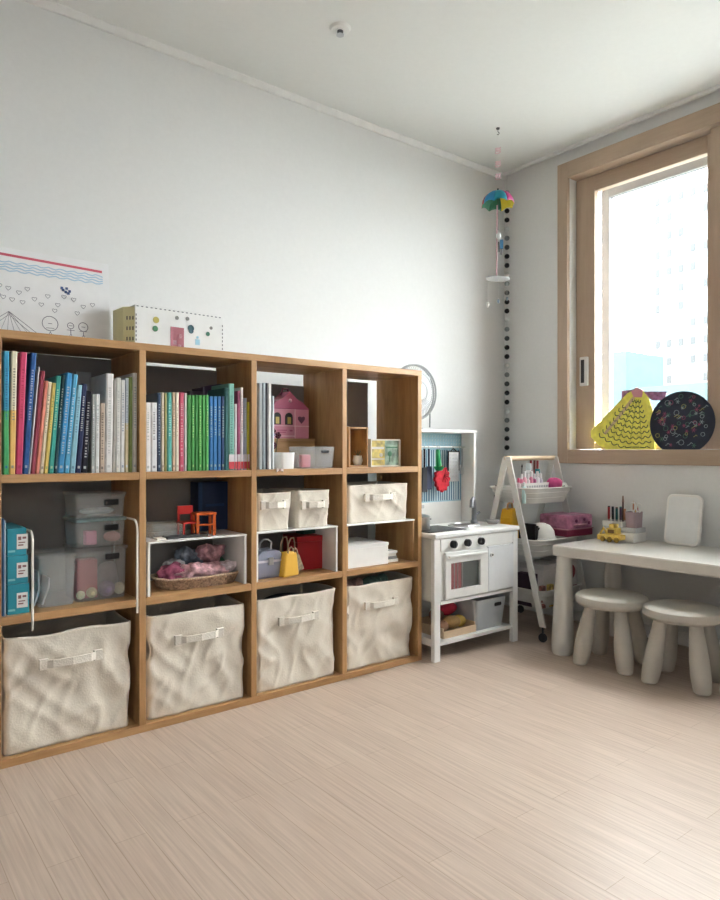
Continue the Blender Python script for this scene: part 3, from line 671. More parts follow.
# risers
def riser(x0, x1, zt_, m, mt, label, y0=2.182, d=.262, th=.006, sides=.008):
    t = thing('shelf_riser', label, 'shelf riser', ((x0+x1)/2, y0, Z2+.0005), 0, 'shelf risers in the middle row'); hw = (x1-x0)/2; h = zt_-Z2
    MB().box(-hw, hw, 0, d, h-th, h, .001).build('riser_top', mt, t)
    MB().box(-hw, -hw+sides, .003, d, 0, h-th).build('riser_side', m, t); MB().box(hw-sides, hw, .003, d, 0, h-th).build('riser_side', m, t)
    return t
a, b = cell(1); R1 = .616; riser(a+.010, b-.014, R1, m_white, m_white, 'white shelf riser over the doll clothes basket')
a, b = cell(2); R2 = .618; riser(a+.004, b-.016, R2, m_white, m_white, 'white shelf riser under the two small canvas bins')
a, b = cell(3); R3 = .618; riser(a+.006, b-.012, R3, m_oakv, m_white, 'riser with white top and wood sides under the wide canvas bin')
# small bins
a, b = cell(2)
canvas_bin('canvas_bin', 'small canvas bin, left of the two on the white riser', .155, .22, .142, (a+.087, 2.305, R2+.001), 11, 'small canvas bins in the middle row', hz=.68, hw=.62, rim=.004, sag=.004)
canvas_bin('canvas_bin', 'small canvas bin, right of the two on the white riser', .165, .22, .144, (a+.262, 2.30, R2+.001), 13, 'small canvas bins in the middle row', hz=.62, hw=.6, rim=.004, sag=.005)
a, b = cell(3)
canvas_bin('canvas_bin', 'wide low canvas bin on the riser beneath the picture frame', .335, .22, .158, ((a+b)/2-.006, 2.305, R3+.001), 15, 'small canvas bins in the middle row', hz=.66, hw=.42, rim=.004, sag=.004)
# second cell top of riser
nv = thing('navy_box', 'tall navy blue box standing at the back above the riser', 'box', (wx(215, 2.36), 2.36, R1+.001))
hw = (wx(230, 2.36)-wx(197, 2.36))/2
MB().box(-hw, hw, 0, .07, 0, .182, .002).build('box_body', mat('navy_card', (.006, .025, .085), .5), nv)
MB().box(-hw, -hw+.016, -.001, .001, 0, .182).box(-hw+.03, hw-.03, -.001, .001, .09, .10).build('box_stripe', mat('navy_light', (.01, .05, .15), .5), nv)
m_red = mat('toy_red', (.62, .03, .025), .4); m_or = mat('toy_orange', (.70, .13, .025), .4)
tc = thing('toy_chair', 'red dollhouse chair on the white riser', 'toy chair', (wx(191, 2.235), 2.235, R1+.001))
q = .026
for sx_ in (-1, 1):
    for sy_ in (0, 1): MB().box(sx_*q-.003, sx_*q+.003, sy_*.05-.003, sy_*.05+.003, 0, .045).build('leg', m_red, tc)
MB().box(-q-.005, q+.005, -.006, .056, .045, .051, .001).build('seat', m_red, tc)
MB().box(-q-.002, -q+.005, .048, .054, .051, .105).box(q-.005, q+.002, .048, .054, .051, .105).box(-q, q, .048, .054, .075, .105, .001).build('backrest', m_red, tc)
tt = thing('toy_table', 'small orange dollhouse table beside the red toy chair', 'toy table', (wx(206, 2.225), 2.225, R1+.001), R(-8))
for sx_ in (-1, 1):
    for sy_ in (0, 1): MB().box(sx_*.030-.0045, sx_*.030+.0045, sy_*.05-.004, sy_*.05+.004, 0, .073).build('leg', m_or, tt)
MB().box(-.037, .037, -.007, .057, .073, .081, .0015).build('tabletop', m_or, tt)
MB().box(-.030, .030, .046, .052, .03, .036).box(-.030, .030, -.002, .002, .036, .042).build('stretcher', m_or, tt)
t = thing('clear_tray', 'low clear tray at the left on the riser above the basket', 'tray', (wx(166, 2.28), 2.30, R1+.001))
MB().tub(.12, .10, .13, .11, .045, .01, .002).build('tray_body', m_clear, t, True); MB().box(-.066, .066, -.056, .056, .0455, .050, .001).build('lid', m_clear, t)
t = thing('notebook', 'black flat notebook lying on the riser beside the clear tray', 'notebook', (wx(179, 2.25)-.06, 2.205, R1+.001))
MB().box(0, .15, 0, .045, 0, .009, .001).build('cover', m_dark, t); MB().box(-.035, -.005, .0, .04, 0, .006).build('pages', m_page, t)
# basket of doll clothes
bk = thing('woven_basket', 'shallow woven basket with braided rim under the white riser', 'basket', (wx(198, 2.28)+.002, 2.30, Z2+.0005))
MB().tub(.275, .15, .305, .175, .036, .060, .004, rows=5, seg=8).build('basket_body', mat('wicker', (.36, .24, .16), .85, noise_amt=.5, scale=120, bump=.8), bk, True)
rim = [(.153*math.copysign(abs(math.cos(R(a_)))**.6, math.cos(R(a_))), .088*math.copysign(abs(math.sin(R(a_)))**.6, math.sin(R(a_))), .037+.0012*math.sin(a_*.9)) for a_ in range(0, 360, 6)]
MB().tube(rim, .005, 6, closed=True).build('basket_rim', mat('wicker_rim', (.52, .38, .27), .85, noise_amt=.4, scale=200), bk, True)
cl = [((.0, -.035, .085), (2.4, .9, .7), (.74, .42, .46), 'pale pink doll dress lying across the front of the basket'), ((-.09, -.01, .078), (1.1, 1.2, .9), (.40, .10, .18), 'crimson and cream doll cloth at the left of the basket'),
      ((.10, -.03, .088), (1.1, .9, .55), (.82, .62, .65), 'whitish pink doll garment at the right of the basket'), ((-.02, .025, .112), (1.1, 1, .9), (.18, .22, .28), 'grey blue doll garment heaped at the back of the basket'),
      ((.06, .02, .12), (1.3, 1, .9), (.50, .28, .32), 'dusty rose doll garment on top of the heap'), ((.105, .035, .095), (.6, .6, 1), (.04, .13, .07), 'dark green doll cloth at the back right of the basket'),
      ((-.07, .03, .10), (1.1, .8, .7), (.50, .47, .50), 'pale grey doll cloth at the back left of the basket')]
for k, (p, sc, c, lb) in enumerate(cl):
    b = MB(); b.ball((0, 0, 0), .040, sc, 4)
    for v in b.bm.verts:
        v.co *= 1+.38*noise.noise(v.co*34+Vector((k*7, 0, 0)))+.25*noise.noise(v.co*75)
    tag(b.build('doll_clothes', mat('cloth_%d' % k, c, .95, noise_amt=.45, scale=50, bump=.5), None, 'all', (bk.location.x+p[0], 2.30+p[1], Z2+p[2]*1.0-.032+.012*(p[2] > .1))), lb, 'doll clothes', 'doll clothes in the basket')
# third cell under the riser
lx = wx(270.5, 2.225)
lb_ = thing('lunch_case', 'lavender grey metal case with handle and clasp under the riser', 'case', (lx, 2.225, Z2+.0005))
mlav = mat('lavender_metal', (.30, .32, .42), .35, metal=.3)
MB().box(-.055, .055, 0, .09, 0, .062, .006).build('case_body', mlav, lb_)
MB().prism([(-.055, .0645), (.055, .0645), (.055, .085), (.035, .103), (-.035, .103), (-.055, .085)], 'y', 0, .09).build('case_lid', mlav, lb_, bevel=.004)
MB().box(-.057, .057, -.002, .09, .060, .068).build('case_band', mat('lav_light', (.62, .60, .66), .4), lb_)
MB().box(-.010, .010, -.008, .002, .050, .078, .002).build('clasp', m_steel, lb_)
MB().tube([(-.025, .04, .10), (-.025, .035, .13), (-.01, .035, .142), (.01, .035, .142), (.025, .035, .13), (.025, .04, .10)], .003, 8).build('handle', mat('lav_handle', (.5, .5, .52), .4), lb_, True)
hb = thing('toy_handbag', 'mustard yellow toy handbag with looped handles under the riser', 'handbag', (wx(290.5, 2.215), 2.205, Z2+.0005), R(12))
def bag(t, w0, w1, d, h, m, mh, hh_=.05):
    s = MB(); P = [(-w0/2, 0), (w0/2, 0), (w1/2, h), (-w1/2, h)]
    s.prism(P, 'y', 0, d); s.build('bag_body', m, t, bevel=.006)
    for k, yy in enumerate((0.003, d-.003)):
        MB().tube([(-w1*.32, yy, h-.01), (-w1*.30, yy, h+hh_*.6), (-w1*.12, yy-.004, h+hh_), (w1*.12, yy-.004, h+hh_), (w1*.30, yy, h+hh_*.6), (w1*.32, yy, h-.01)], .0028, 8).build('handle', mh, t, True)
bag(hb, .082, .056, .045, .092, mat('mustard', (.66, .38, .04), .6), mat('tan_strap', (.30, .20, .12), .6), .055)
hb2 = thing('toy_purse', 'small taupe patterned purse leaning beside the mustard handbag', 'purse', (wx(302.5, 2.215), 2.235, Z2+.008), R(5)); hb2.rotation_euler = (0, R(-16), R(5))
bag(hb2, .055, .040, .03, .068, mat('taupe', (.28, .24, .17), .8, noise_amt=.4, scale=90), mat('tan_strap2', (.45, .34, .26), .6), .03)
rb = thing('red_box', 'deep red gift box under the riser in the third column', 'box', (wx(316, 2.27), 2.285, Z2+.0005), R(-6))
MB().box(-.075, .055, 0, .13, 0, .112, .002).build('box_body', mat('deep_red', (.40, .008, .015), .5), rb); MB().box(-.077, .057, -.002, .132, .1125, .135, .002).build('lid', mat('deep_red', (.40, .008, .015), .5), rb)
tag(MB().box(0, .075, 0, .06, 0, .016, .002).build('small_pouch', mat('dark_green_cloth', (.02, .09, .06), .8), None, False, (rb.location.x-.02, 2.33, Z2+.138)), 'dark green pouch lying on the red box', 'pouch')
# fourth cell under riser
a, b = cell(3)
wb2 = thing('file_box', 'white flat storage box under the riser in the right column', 'box', ((a+b)/2-.055, 2.20, Z2+.0005))
MB().box(-.115, .100, 0, .22, 0, .078, .002).build('box_body', m_whitep, wb2); MB().box(-.117, .102, -.002, .222, .0785, .092, .002).build('lid', m_white, wb2)
for k in range(3):
    t = tag(MB().box(0, .062, 0, .16, 0, .012, .001).build('notepad', m_page if k != 1 else mat('padgrey', (.25, .24, .23), .7), None, False, (wb2.location.x+.108-.002*k, 2.215+.004*k, Z2+.001+[0, .0125, .025][k])), ['pale notepad at the bottom of the pile beside the white flat box', 'dark notepad in the middle of the pile beside the white flat box', 'pale notepad on top of the pile beside the white flat box'][k], 'notepad', 'notepads under the riser')
for k in range(1): pass
tag(MB().box(0, .058, 0, .16, 0, .010, .001).build('paper_tray', m_white, None, False, (wb2.location.x+.108, 2.215, Z2+.039)), 'thin white tray lying on the notepads', 'tray')

# ---------------------------------------------------------------- play kitchen
KX0, KX1, KY0, KY1 = 2.052, 2.608, 2.100, 2.470
k = thing('play_kitchen', 'white toy kitchen with black knobs, oven window and sink', 'play kitchen', (KX0, KY0, 0)); KW = KX1-KX0; KD = KY1-KY0
lw = .030
for (x, y) in ((0, 0), (KW-lw-.004, 0), (0, KD-.022), (KW-lw-.004, KD-.022)):
    MB().box(x+.002, x+.002+lw+.006, y+.006, y+.028, 0, .532).build('leg', m_white, k, bevel=.002)
MB().box(-.002, KW+.006, -.004, KD-.062, .535, .556, .006).build('countertop', m_white, k)
MB().box(.038, KW-.036, .010, KD-.03, .262, .534).build('cabinet_body', m_white, k)
MB().box(.0385, KW-.0365, .004, KD-.03, .246, .2615, .001).build('cabinet_floor', m_white, k)
MB().box(.0385, KW-.0365, .006, KD-.03, .068, .084, .001).build('bottom_shelf', m_white, k)
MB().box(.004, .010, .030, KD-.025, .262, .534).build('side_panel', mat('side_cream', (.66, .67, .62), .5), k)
MB().box(.004, .010, .030, KD-.025, .066, .098).build('side_rail', m_white, k)
MB().box(KW-.010, KW-.004, .030, KD-.025, .262, .534).build('side_panel', m_white, k)
MB().box(.0385, KW-.0365, .003, .0098, .478, .532, .001).build('control_panel', m_white, k)
kn0 = None
for u in (453, 467, 480.5):
    x = wx(u, KY0)-KX0
    kb = MB().lathe([(.002, .002), (.017, .002), (.017, -.012), (.014, -.016), (.002, -.016)], (x, 0, .505), 20, 'y').build('knob', m_black, k, True)
    MB().box(x-.003, x+.003, -.021, -.015, .492, .518, .001).build('knob_grip', m_dark, kb)
# oven door with window
dx0, dx1 = wx(445.5, KY0)-KX0, wx(487.5, KY0)-KX0
gx0, gx1 = wx(450.5, KY0)-KX0, wx(480, KY0)-KX0
gz0, gz1 = .305, .422
d = MB().box(dx0, gx0, -.004, .0098, .268, .470).box(gx1, dx1, -.004, .0098, .268, .470).box(gx0, gx1, -.004, .0098, .268, gz0).box(gx0, gx1, -.004, .0098, gz1, .470).build('oven_door', m_white, k)
MB().box(gx0, gx1, .0085, .0098, gz0, gz1).build('oven_back', mat('oven_dark', (.03, .04, .035), .6), d)
MB().box(gx0+.01, gx0+.075, .0065, .0085, gz0, gz1).build('oven_print', mat('oven_red', (.22, .02, .025), .6), d)
MB().box(gx0+.028, gx0+.033, .005, .0065, gz0, gz1).box(gx0+.05, gx0+.054, .005, .0065, gz0, gz1).box(gx0+.078, gx0+.086, .0065, .0085, gz0, gz1).build('oven_bars', mat('oven_bar', (.20, .17, .17), .6), d)
gl_ = mat('oven_glass', (.9, .92, .9), .1, alpha=.04)
MB().box(gx0, gx1, .000, .002, gz0, gz1).build('oven_glass', gl_, d)
MB().box(dx0+.012, dx1-.012, -.016, -.0045, .446, .458, .003).build('door_handle', m_white, d)
rx0, rx1 = wx(488.3, KY0)-KX0, KW-.0375
d2 = MB().box(rx0, rx1, -.002, .0098, .268, .474, .001).build('cupboard_door', mat('door_white', (.76, .78, .80), .4), k)
MB().lathe([(.002, .0), (.010, .0), (.010, -.006), (.002, -.006)], (rx0+.020, -.002, .435), 16, 'y').build('door_knob', m_whitep, d2, True)
MB().lathe([(.001, -.007), (.004, -.007), (.004, -.009), (.001, -.009)], (rx0+.020, -.002, .435), 10, 'y').build('keyhole', m_dark, d2)
# cooktop, sink
MB().box(.010, .245, .045, .235, .5562, .5595, .001).build('cooktop', m_dark, k)
MB().tube([(.36+.085*math.cos(R(a_)), .17+.062*math.sin(R(a_)), .559) for a_ in range(0, 360, 12)], .004, 6, closed=True).build('sink_rim', m_steel, k, True)
MB().lathe([(.001, .557), (.085, .557), (.085, .560), (.001, .558)], (.36, .17, 0), 28, sy=.72).build('sink_basin', mat('sink_grey', (.22, .21, .20), .4, metal=.5), k, True)
# hutch
hy0, hy1 = 2.362-KY0, 2.462-KY0
MB().box(KW-.026, KW-.010, hy0, hy1, .50, 1.005, .001).build('hutch_side', m_white, k)
MB().box(.010, .026, hy0, hy1, .50, 1.005, .001).build('hutch_side', m_white, k)
MB().box(.004, KW-.004, hy0-.004, hy1+.002, 1.0055, 1.019, .002).build('hutch_top', m_white, k)
MB().box(.0265, KW-.0265, hy1-.012, hy1-.004, .54, .658).build('splashback', m_white, k)
bp = MB().box(.0265, KW-.0265, hy1-.012, hy1-.004, .6585, 1.004).build('back_sheet', mat('panel_blue', (.36, .58, .68), .6), k)
s = MB(); s2 = MB(); rnd = random.Random(9)
x = .03; kk = 0
while x < KW-.034:
    w_ = rnd.uniform(.003, .006); (s if kk % 2 else s2).box(x, x+w_, hy1-.0135, hy1-.0115, .665, .92); x += w_+rnd.uniform(.002, .005); kk += 1
s.build('blue_stripe', mat('stripe_a', (.06, .18, .30), .6), bp, kind='stuff'); s2.build('pale_stripe', mat('stripe_b', (.74, .86, .90), .6), bp, kind='stuff')
s = MB()
for i in range(26):
    for j in range(4): s.tube([(.035+i*.019, hy1-.013, .925+j*.019), (.035+i*.019+.006, hy1-.013, .937+j*.019)], .0016, 4)
s.build('plate_pattern', mat('pattern_teal', (.70, .80, .82), .6), bp, kind='stuff')
MB().tube([(.0265, hy1-.035, .935), (KW-.0265, hy1-.035, .935)], .004, 8).build('utensil_rail', m_white, k, True)
MB().box(.1, .108, hy1-.018, hy1-.0122, .640, .655).box(.245, .262, hy1-.018, hy1-.0122, .632, .650, .001).build('magnet', m_grey, k)
Yu = 2.462-.035-.006
def hook(t, h): MB().tube([(0, .010, h-.004), (0, .007, h+.004), (0, -.001, h+.003), (0, -.002, h-.012)], .0014, 6).build('hook', m_steel, t, True)
# hanging utensils: each hangs from the rail at z .935
def hang(name, label, u, v, cat):
    return thing(name, label, cat, (wx(u, Yu), Yu, .935), 0, None)
t = hang('toy_glove', 'red scalloped toy oven mitt hanging in the play kitchen', 439, 470, 'oven mitt'); hook(t, .002)
s = MB(); P = []
zc = wz(439, 479, Yu)-.935; xo = wx(440, Yu)-t.location.x
for i in range(48):
    a_ = 2*PI*i/48; r_ = .062+.006*math.cos(a_*12); P.append((xo+r_*math.cos(a_)*.80, zc+r_*math.sin(a_)))
s.prism(P, 'y', -.022, -.004); s.build('mitt_body', mat('mitt_red', (.55, .012, .03), .8, noise_amt=.2, scale=60), t, bevel=.004)
s = MB()
for i in range(7): s.tube([(xo+.008, -.0235, zc+.02), (xo+.008+.036*math.cos(R(-110+i*30)), -.0235, zc+.02+.036*math.sin(R(-110+i*30)))], .0014, 4)
s.build('mitt_lines', mat('mitt_dark', (.20, .005, .01), .8), t)
MB().tube([(0, -.002, -.010), (xo*.5, -.006, zc+.03)], .002, 5).build('loop', mat('mitt_dark', (.2, .005, .01), .8), t)
t = hang('toy_scoop', 'green toy scoop hanging above the red mitt', 434, 445, 'scoop')
t.location.y -= .026; MB().tube([(0, .035, -.004), (0, .031, .006), (0, .0, .004), (0, -.002, -.012)], .0014, 6).build('hook', m_steel, t, True)
MB().tube([(0, -.002, -.012), (0, -.002, -.055), (.004, -.003, -.095)], .009, 8, r2=.014).build('scoop_handle', mat('toy_green', (.03, .42, .14), .4), t, True)
MB().lathe([(.002, 0), (.016, .002), (.024, .014), (.026, .022), (.023, .022), (.014, .008), (.002, .006)], (.006, -.003, -.118), 18).build('scoop_bowl', mat('toy_green', (.03, .42, .14), .4), t, True)
for (u, lb, c, L) in [(424.2, 'black toy spatula hanging at the left of the rail', (.02, .02, .03), .20), (428.6, 'dark navy toy ladle hanging beside the black spatula', (.03, .04, .09), .19)]:
    t = hang('toy_spatula', lb, u, 460, 'spatula'); hook(t, .002)
    MB().tube([(0, -.002, -.010), (0, -.002, -L*.55)], .005, 8).build('handle', mat('ut_%.2f' % c[2], c, .5), t, True)
    MB().box(-.017, .017, -.006, .0, -L*1.1, -L*.5, .002).build('blade', mat('ut_%.2f' % c[2], c, .5), t)
t = hang('toy_grater', 'grey metal toy grater hanging at the right of the rail', 453, 465, 'grater'); hook(t, .002)
MB().box(-.036, .036, -.006, -.003, -.175, -.025, .001).build('grater_plate', m_steel, t)
MB().box(-.039, -.036, -.008, .0, -.12, -.02).box(.036, .039, -.008, .0, -.12, -.02).box(-.039, .039, -.008, .0, -.026, -.02).build('grater_frame', m_dark, t)
MB().tube([(-.02, -.004, -.02), (0, -.003, -.008), (.02, -.004, -.02)], .003, 6).build('grater_handle', m_dark, t, True)
s = MB()
for i in range(5):
    for j in range(7): s.box(-.024+.011*i, -.019+.011*i, -.0075, -.0055, -.150+.018*j, -.144+.018*j)
s.build('grater_teeth', m_grey, t, kind='stuff')
for q_, (u, v) in enumerate([(459.5, 470), (461.8, 470)]):
    t = hang('toy_whisk' if q_ else 'toy_fork', ['steel toy fork hanging beside the grater', 'steel toy whisk hanging at the rail end'][q_], u, v, 'utensil'); hook(t, .002)
    MB().tube([(0, -.002, -.01), (0, -.002, -.09)], .003, 6).build('handle', m_steel, t, True)
    if q_:
        s = MB()
        for i in range(4):
            c_, s_ = math.cos(i*PI/4), math.sin(i*PI/4); s.tube([(0, -.002, -.09), (.012*c_, -.002+.012*s_, -.115), (.010*c_, -.002+.010*s_, -.135), (0, -.002, -.143)], .0008, 4)
        s.build('whisk_wires', m_steel, t)
    else:
        MB().box(-.009, .009, -.003, -.001, -.105, -.09).box(-.009, -.006, -.003, -.001, -.135, -.105).box(-.0015, .0015, -.003, -.001, -.135, -.105).box(.006, .009, -.003, -.001, -.135, -.105).build('fork_head', m_steel, t)
# pot and faucet
ZC = .5595
pt = thing('toy_pot', 'steel toy pot with handles on the cooktop', 'pot', (wx(424, 2.24), 2.245, ZC+.0005))
MB().lathe([(.002, 0), (.028, 0), (.030, .003), (.030, .056), (.032, .058), (.028, .058), (.028, .004), (.002, .004)], seg=24).build('pot_body', m_steel, pt, True)
MB().lathe([(.031, .0585), (.032, .061), (.012, .068), (.002, .069)], seg=20).build('lid', m_steel, pt, True)
MB().tube([(.030, -.008, .045), (.042, -.008, .045), (.042, .008, .045), (.030, .008, .045)], .002, 6).tube([(-.030, -.008, .045), (-.042, -.008, .045), (-.042, .008, .045), (-.030, .008, .045)], .002, 6).build('pot_handle', m_dark, pt, True)
fx, fyy = wx(474, 2.29)-KX0, 2.29-KY0
fa = MB().tube([(fx, fyy, .5555), (fx, fyy, .645), (fx-.004, fyy-.004, .668), (fx-.018, fyy-.010, .682), (fx-.036, fyy-.018, .674), (fx-.044, fyy-.022, .640)], .0125, 10, r2=.009).build('faucet', mat('faucet_grey', (.24, .25, .27), .4, metal=.2), k, True)
MB().lathe([(.002, .556), (.019, .556), (.017, .572), (.011, .578), (.002, .578)], (fx, fyy, 0), 16).build('faucet_base', mat('faucet_grey', (.3, .31, .33), .4), fa, True)
MB().tube([(fx+.008, fyy, .60), (fx+.036, fyy-.004, .612)], .006, 8).build('faucet_lever', mat('faucet_grey', (.3, .31, .33), .4), fa, True)
bw_ = tag(MB().lathe([(.002, 0), (.022, 0), (.036, .018), (.034, .018), (.021, .003), (.002, .003)]).build('toy_bowl', mat('bowl_grey', (.30, .29, .27), .5), None, True, (wx(490, 2.20), 2.185, .5645)), 'small dark toy bowl at the sink edge beneath the trolley', 'bowl')
# storage below the kitchen
kb_ = thing('grey_bin', 'light grey plastic bin with black handle hole under the toy kitchen', 'storage bin', (wx(491, 2.13)-.003, 2.235, .0845))
MB().tub(.185, .20, .215, .225, .140, .016, .003, rows=5).build('bin_body', mat('bin_greyblue', (.52, .55, .58), .5), kb_, True)
MB().box(.022, .068, -.1155, -.106, .100, .117, .006).build('handle_hole', m_black, kb_)
ktr = thing('wooden_tray', 'small plywood tray filled with toy food under the toy kitchen', 'tray', (wx(457, 2.16)-.01, 2.215, .0845))
hwt = .105
MB().box(-hwt, hwt, -.085, .085, 0, .005).box(-hwt, hwt, -.085, -.080, .005, .032).box(-hwt, hwt, .080, .085, .005, .06).box(-hwt, -hwt+.005, -.08, .08, .005, .045).box(hwt-.005, hwt, -.08, .08, .005, .045).build('tray_body', m_birch, ktr, bevel=.001)
for j, (dx, dy, dz, r_, sc, c, lb) in enumerate([(.0, -.03, .048, .036, (1.3, 1, .8), (.42, .26, .10), 'brown toy bread in the plywood tray'), (.06, -.02, .045, .028, (1.2, 1, 1), (.55, .36, .08), 'ochre toy bun at the right of the plywood tray'),
        (-.06, -.03, .040, .028, (1.1, 1, .9), (.36, .20, .12), 'dark brown toy roll at the left of the plywood tray'), (.03, .03, .095, .040, (1.4, .9, .75), (.50, .02, .05), 'crimson toy cloth behind the toy bread'), (-.04, .03, .075, .032, (1.2, 1, .9), (.30, .15, .10), 'reddish brown toy food at the back of the tray')]):
    blob('toy_food', lb, 'toy food', (ktr.location.x+dx, 2.215+dy, .0845+dz), r_, sc, c, j+20, .15)
blob('toy_cup', 'rose pink toy cloth seen between the kitchen leg and the bookcase', 'toy', (2.094, 2.31, .122), .026, (.85, 1.4, 1.3), (.48, .20, .22), 31, .2)
# fan on the hutch
fn = thing('desk_fan', 'grey round wire-guard fan on top of the toy kitchen beside the bookcase', 'fan', (wx(413.5, 2.412), 2.412, 1.0195))
m_fan = mat('fan_grey', (.36, .38, .38), .45); FZ = .178; FR = .132
MB().lathe([(.002, 0), (.046, 0), (.046, .008), (.012, .014), (.002, .014)], seg=24).build('base', m_fan, fn, True)
MB().tube([(0, .012, .012), (0, .03, .09), (0, .030, FZ)], .008, 10).build('neck', m_fan, fn, True)
MB().lathe([(.002, .045), (.028, .043), (.034, .02), (.034, .0), (.002, .0)], (0, 0, FZ), 20, 'y').build('motor', m_fan, fn, True)
g = MB()
for rr, yy in ((FR, -.004), (FR*.99, -.020), (FR*.7, -.034), (FR*.4, -.040)):
    g.tube([(rr*math.cos(R(a_)), yy, FZ+rr*math.sin(R(a_))) for a_ in range(0, 360, 8)], .0045 if rr > .13 else .0014, 6, closed=True)
for i in range(64):
    a_ = 2*PI*i/64; c_, s_ = math.cos(a_), math.sin(a_)
    g.tube([(FR*c_, -.004, FZ+FR*s_), (FR*.99*c_, -.020, FZ+FR*.99*s_), (FR*.7*c_, -.034, FZ+FR*.7*s_), (FR*.3*c_, -.041, FZ+FR*.3*s_)], .0011, 4)
g.build('guard', m_fan, fn, True)
MB().lathe([(.002, -.047), (.036, -.044), (.042, -.038), (.002, -.036)], (0, 0, FZ), 24, 'y').build('guard_cap', m_whitep, fn, True)
for i in range(4):
    P = []
    a0 = 90*i+20
    for (r_, a_) in [(.03, 0), (.07, -12), (.115, -8), (.122, 20), (.112, 48), (.06, 40), (.03, 30)]:
        P.append((r_*math.cos(R(a0+a_)), FZ+r_*math.sin(R(a0+a_))))
    MB().prism(P, 'y', -.014, -.011).build('blade', mat('blade_white', (.72, .74, .75), .4), fn)
MB().tube([(FR*.84, .004, FZ-FR*.55), (FR*.88, .006, FZ-.115), (FR*.85, .004, .012)], .004, 6).build('side_strap', m_fan, fn, True)

# ---------------------------------------------------------------- trolley
TX0, TX1, TY = 2.688, 3.075, 2.237
tr = thing('trolley', 'white A-frame trolley with birch handle and three wire baskets', 'trolley', (TX0, TY, 0)); TL = TX1-TX0
m_mt = mat('trolley_white', (.72, .71, .67), .45)
APZ = .878
for xx in (0, TL):
    for sg in (-1, 1):
        s = MB(); w_ = .018; th = .009
        y_top, y_bot = sg*.010, sg*.222
        P = [(y_top-w_, APZ+.008), (y_top+w_, APZ+.008), (y_bot+w_, .072), (y_bot-w_, .072)]
        s.prism(P, 'x', xx-th+(0 if sg < 0 else .009), xx+(0 if sg < 0 else .009))
        s.build('frame_leg', m_mt, tr, bevel=.002)
        cst = MB().tube([(xx-.004, y_bot, .073), (xx-.004, y_bot, .045)], .005, 8).build('caster', m_dark, tr)
        MB().lathe([(.002, -.008), (.020, -.008), (.022, 0), (.020, .008), (.002, .008)], (xx-.004, y_bot, .0225), 18, 'x').build('caster_wheel', m_dark, cst, True)
MB().tube([(-.006, 0, APZ), (TL+.006, 0, APZ)], .0125, 14).build('handle_bar', m_birch, tr, True)
def basket(z, hwy, h):
    wx_ = TL-.030
    o = MB().tub(wx_-.05, 2*hwy-.06, wx_-.004, 2*hwy-.004, h, .05, .002, 0, None, 8, 3).build('basket', m_mt, tr, True, (TL/2, 0, z-h))
    n = 26; s = MB(); cx = []
    r_ = .05
    pts = []
    for (qx, qy, a0) in ((wx_/2-r_, hwy-r_, 0), (-wx_/2+r_, hwy-r_, 90), (-wx_/2+r_, -hwy+r_, 180), (wx_/2-r_, -hwy+r_, 270)):
        for kk in range(7): a_ = R(a0+15*kk); pts.append((qx+r_*math.cos(a_), qy+r_*math.sin(a_), h))
    s.tube(pts, .0042, 8, closed=True); s.build('rim_wire', m_mt, o, True)
    s = MB()
    for zz in (.35, .7): s.tube([(p[0]*(.90+.08*zz), p[1]*(.90+.09*zz), h*zz) for p in pts], .002, 6, closed=True)
    s.build('side_wire', m_mt, o, True)
    s = MB()
    for sgx in (-1, 1): s.box(sgx*(wx_/2+.002)-.003, sgx*(wx_/2+.002)+.003, -.04, .04, h-.012, h+.006, .001)
    s.build('bracket', m_mt, o)
    return o
TB1, TB2, TB3 = .728, .476, .232
basket(TB1, .145, .075); basket(TB2, .185, .082); basket(TB3, .205, .09)
for z in (TB1-.002, TB2-.002, TB3-.002): pass
tcx = (TX0+TX1)/2
def bottle(name, label, cat, x, y, z, r_, h, c, capc=None, capname='cap'):
    t = thing(name, label, cat, (x, y, z))
    MB().lathe([(.001, 0), (r_, 0), (r_, h*.75), (r_*.6, h*.8), (r_*.5, h*.82), (.001, h*.82)], seg=14).build('bottle_body', mat('bt_%.2f_%.2f_%.2f' % c, c, .4), t, True)
    if capc: MB().lathe([(.001, h*.82), (r_*.65, h*.82), (r_*.6, h), (.001, h)], seg=12).build(capname, mat('cp_%.2f_%.2f_%.2f' % capc, capc, .4), t, True)
    return t
zb1 = TB1-.073
# items in the top basket
crate = thing('white_rack', 'small white slotted rack of pink nail colours in the top basket', 'rack', (2.84, 2.205, zb1), 0)
MB().tub(.20, .07, .21, .08, .098, .01, .002).build('rack_body', m_whitep, crate, True)
s = MB()
for i in range(9): s.box(-.083+.0195*i, -.073+.0195*i, -.0415, -.039, .075, .085)
s.build('rack_slots', mat('slot_grey', (.45, .45, .48), .5), crate)
cols = [(.65, .18, .30), (.78, .42, .50), (.80, .74, .76), (.70, .25, .36), (.35, .08, .2), (.82, .80, .82), (.60, .55, .66)]
ln = ['rose', 'pale pink', 'whitish pink', 'raspberry', 'dark plum', 'white', 'lilac grey']
for i in range(7):
    bottle('nail_bottle', ln[i]+' small bottle standing in the white slotted rack', 'bottle', 2.84-.078+.026*i, 2.205, zb1+.003, .0115, .140+.012*(i % 2), cols[i], (.80, .78, .78))
for i, (u, y, h, c, cc, lb) in enumerate([(518.5, 2.18, .125, (.65, .55, .58), (.6, .1, .2), 'slim pink-capped tube at the left of the top basket'), (524, 2.15, .105, (.55, .75, .75), (.8, .8, .8), 'pale teal tube near the frame leg in the top basket'),
        (515, 2.21, .115, (.70, .30, .36), (.8, .7, .7), 'rose tube behind the frame leg in the top basket')]):
    bottle('craft_tube', lb, 'bottle', wx(u, y), y, zb1, .010, h, c, cc)
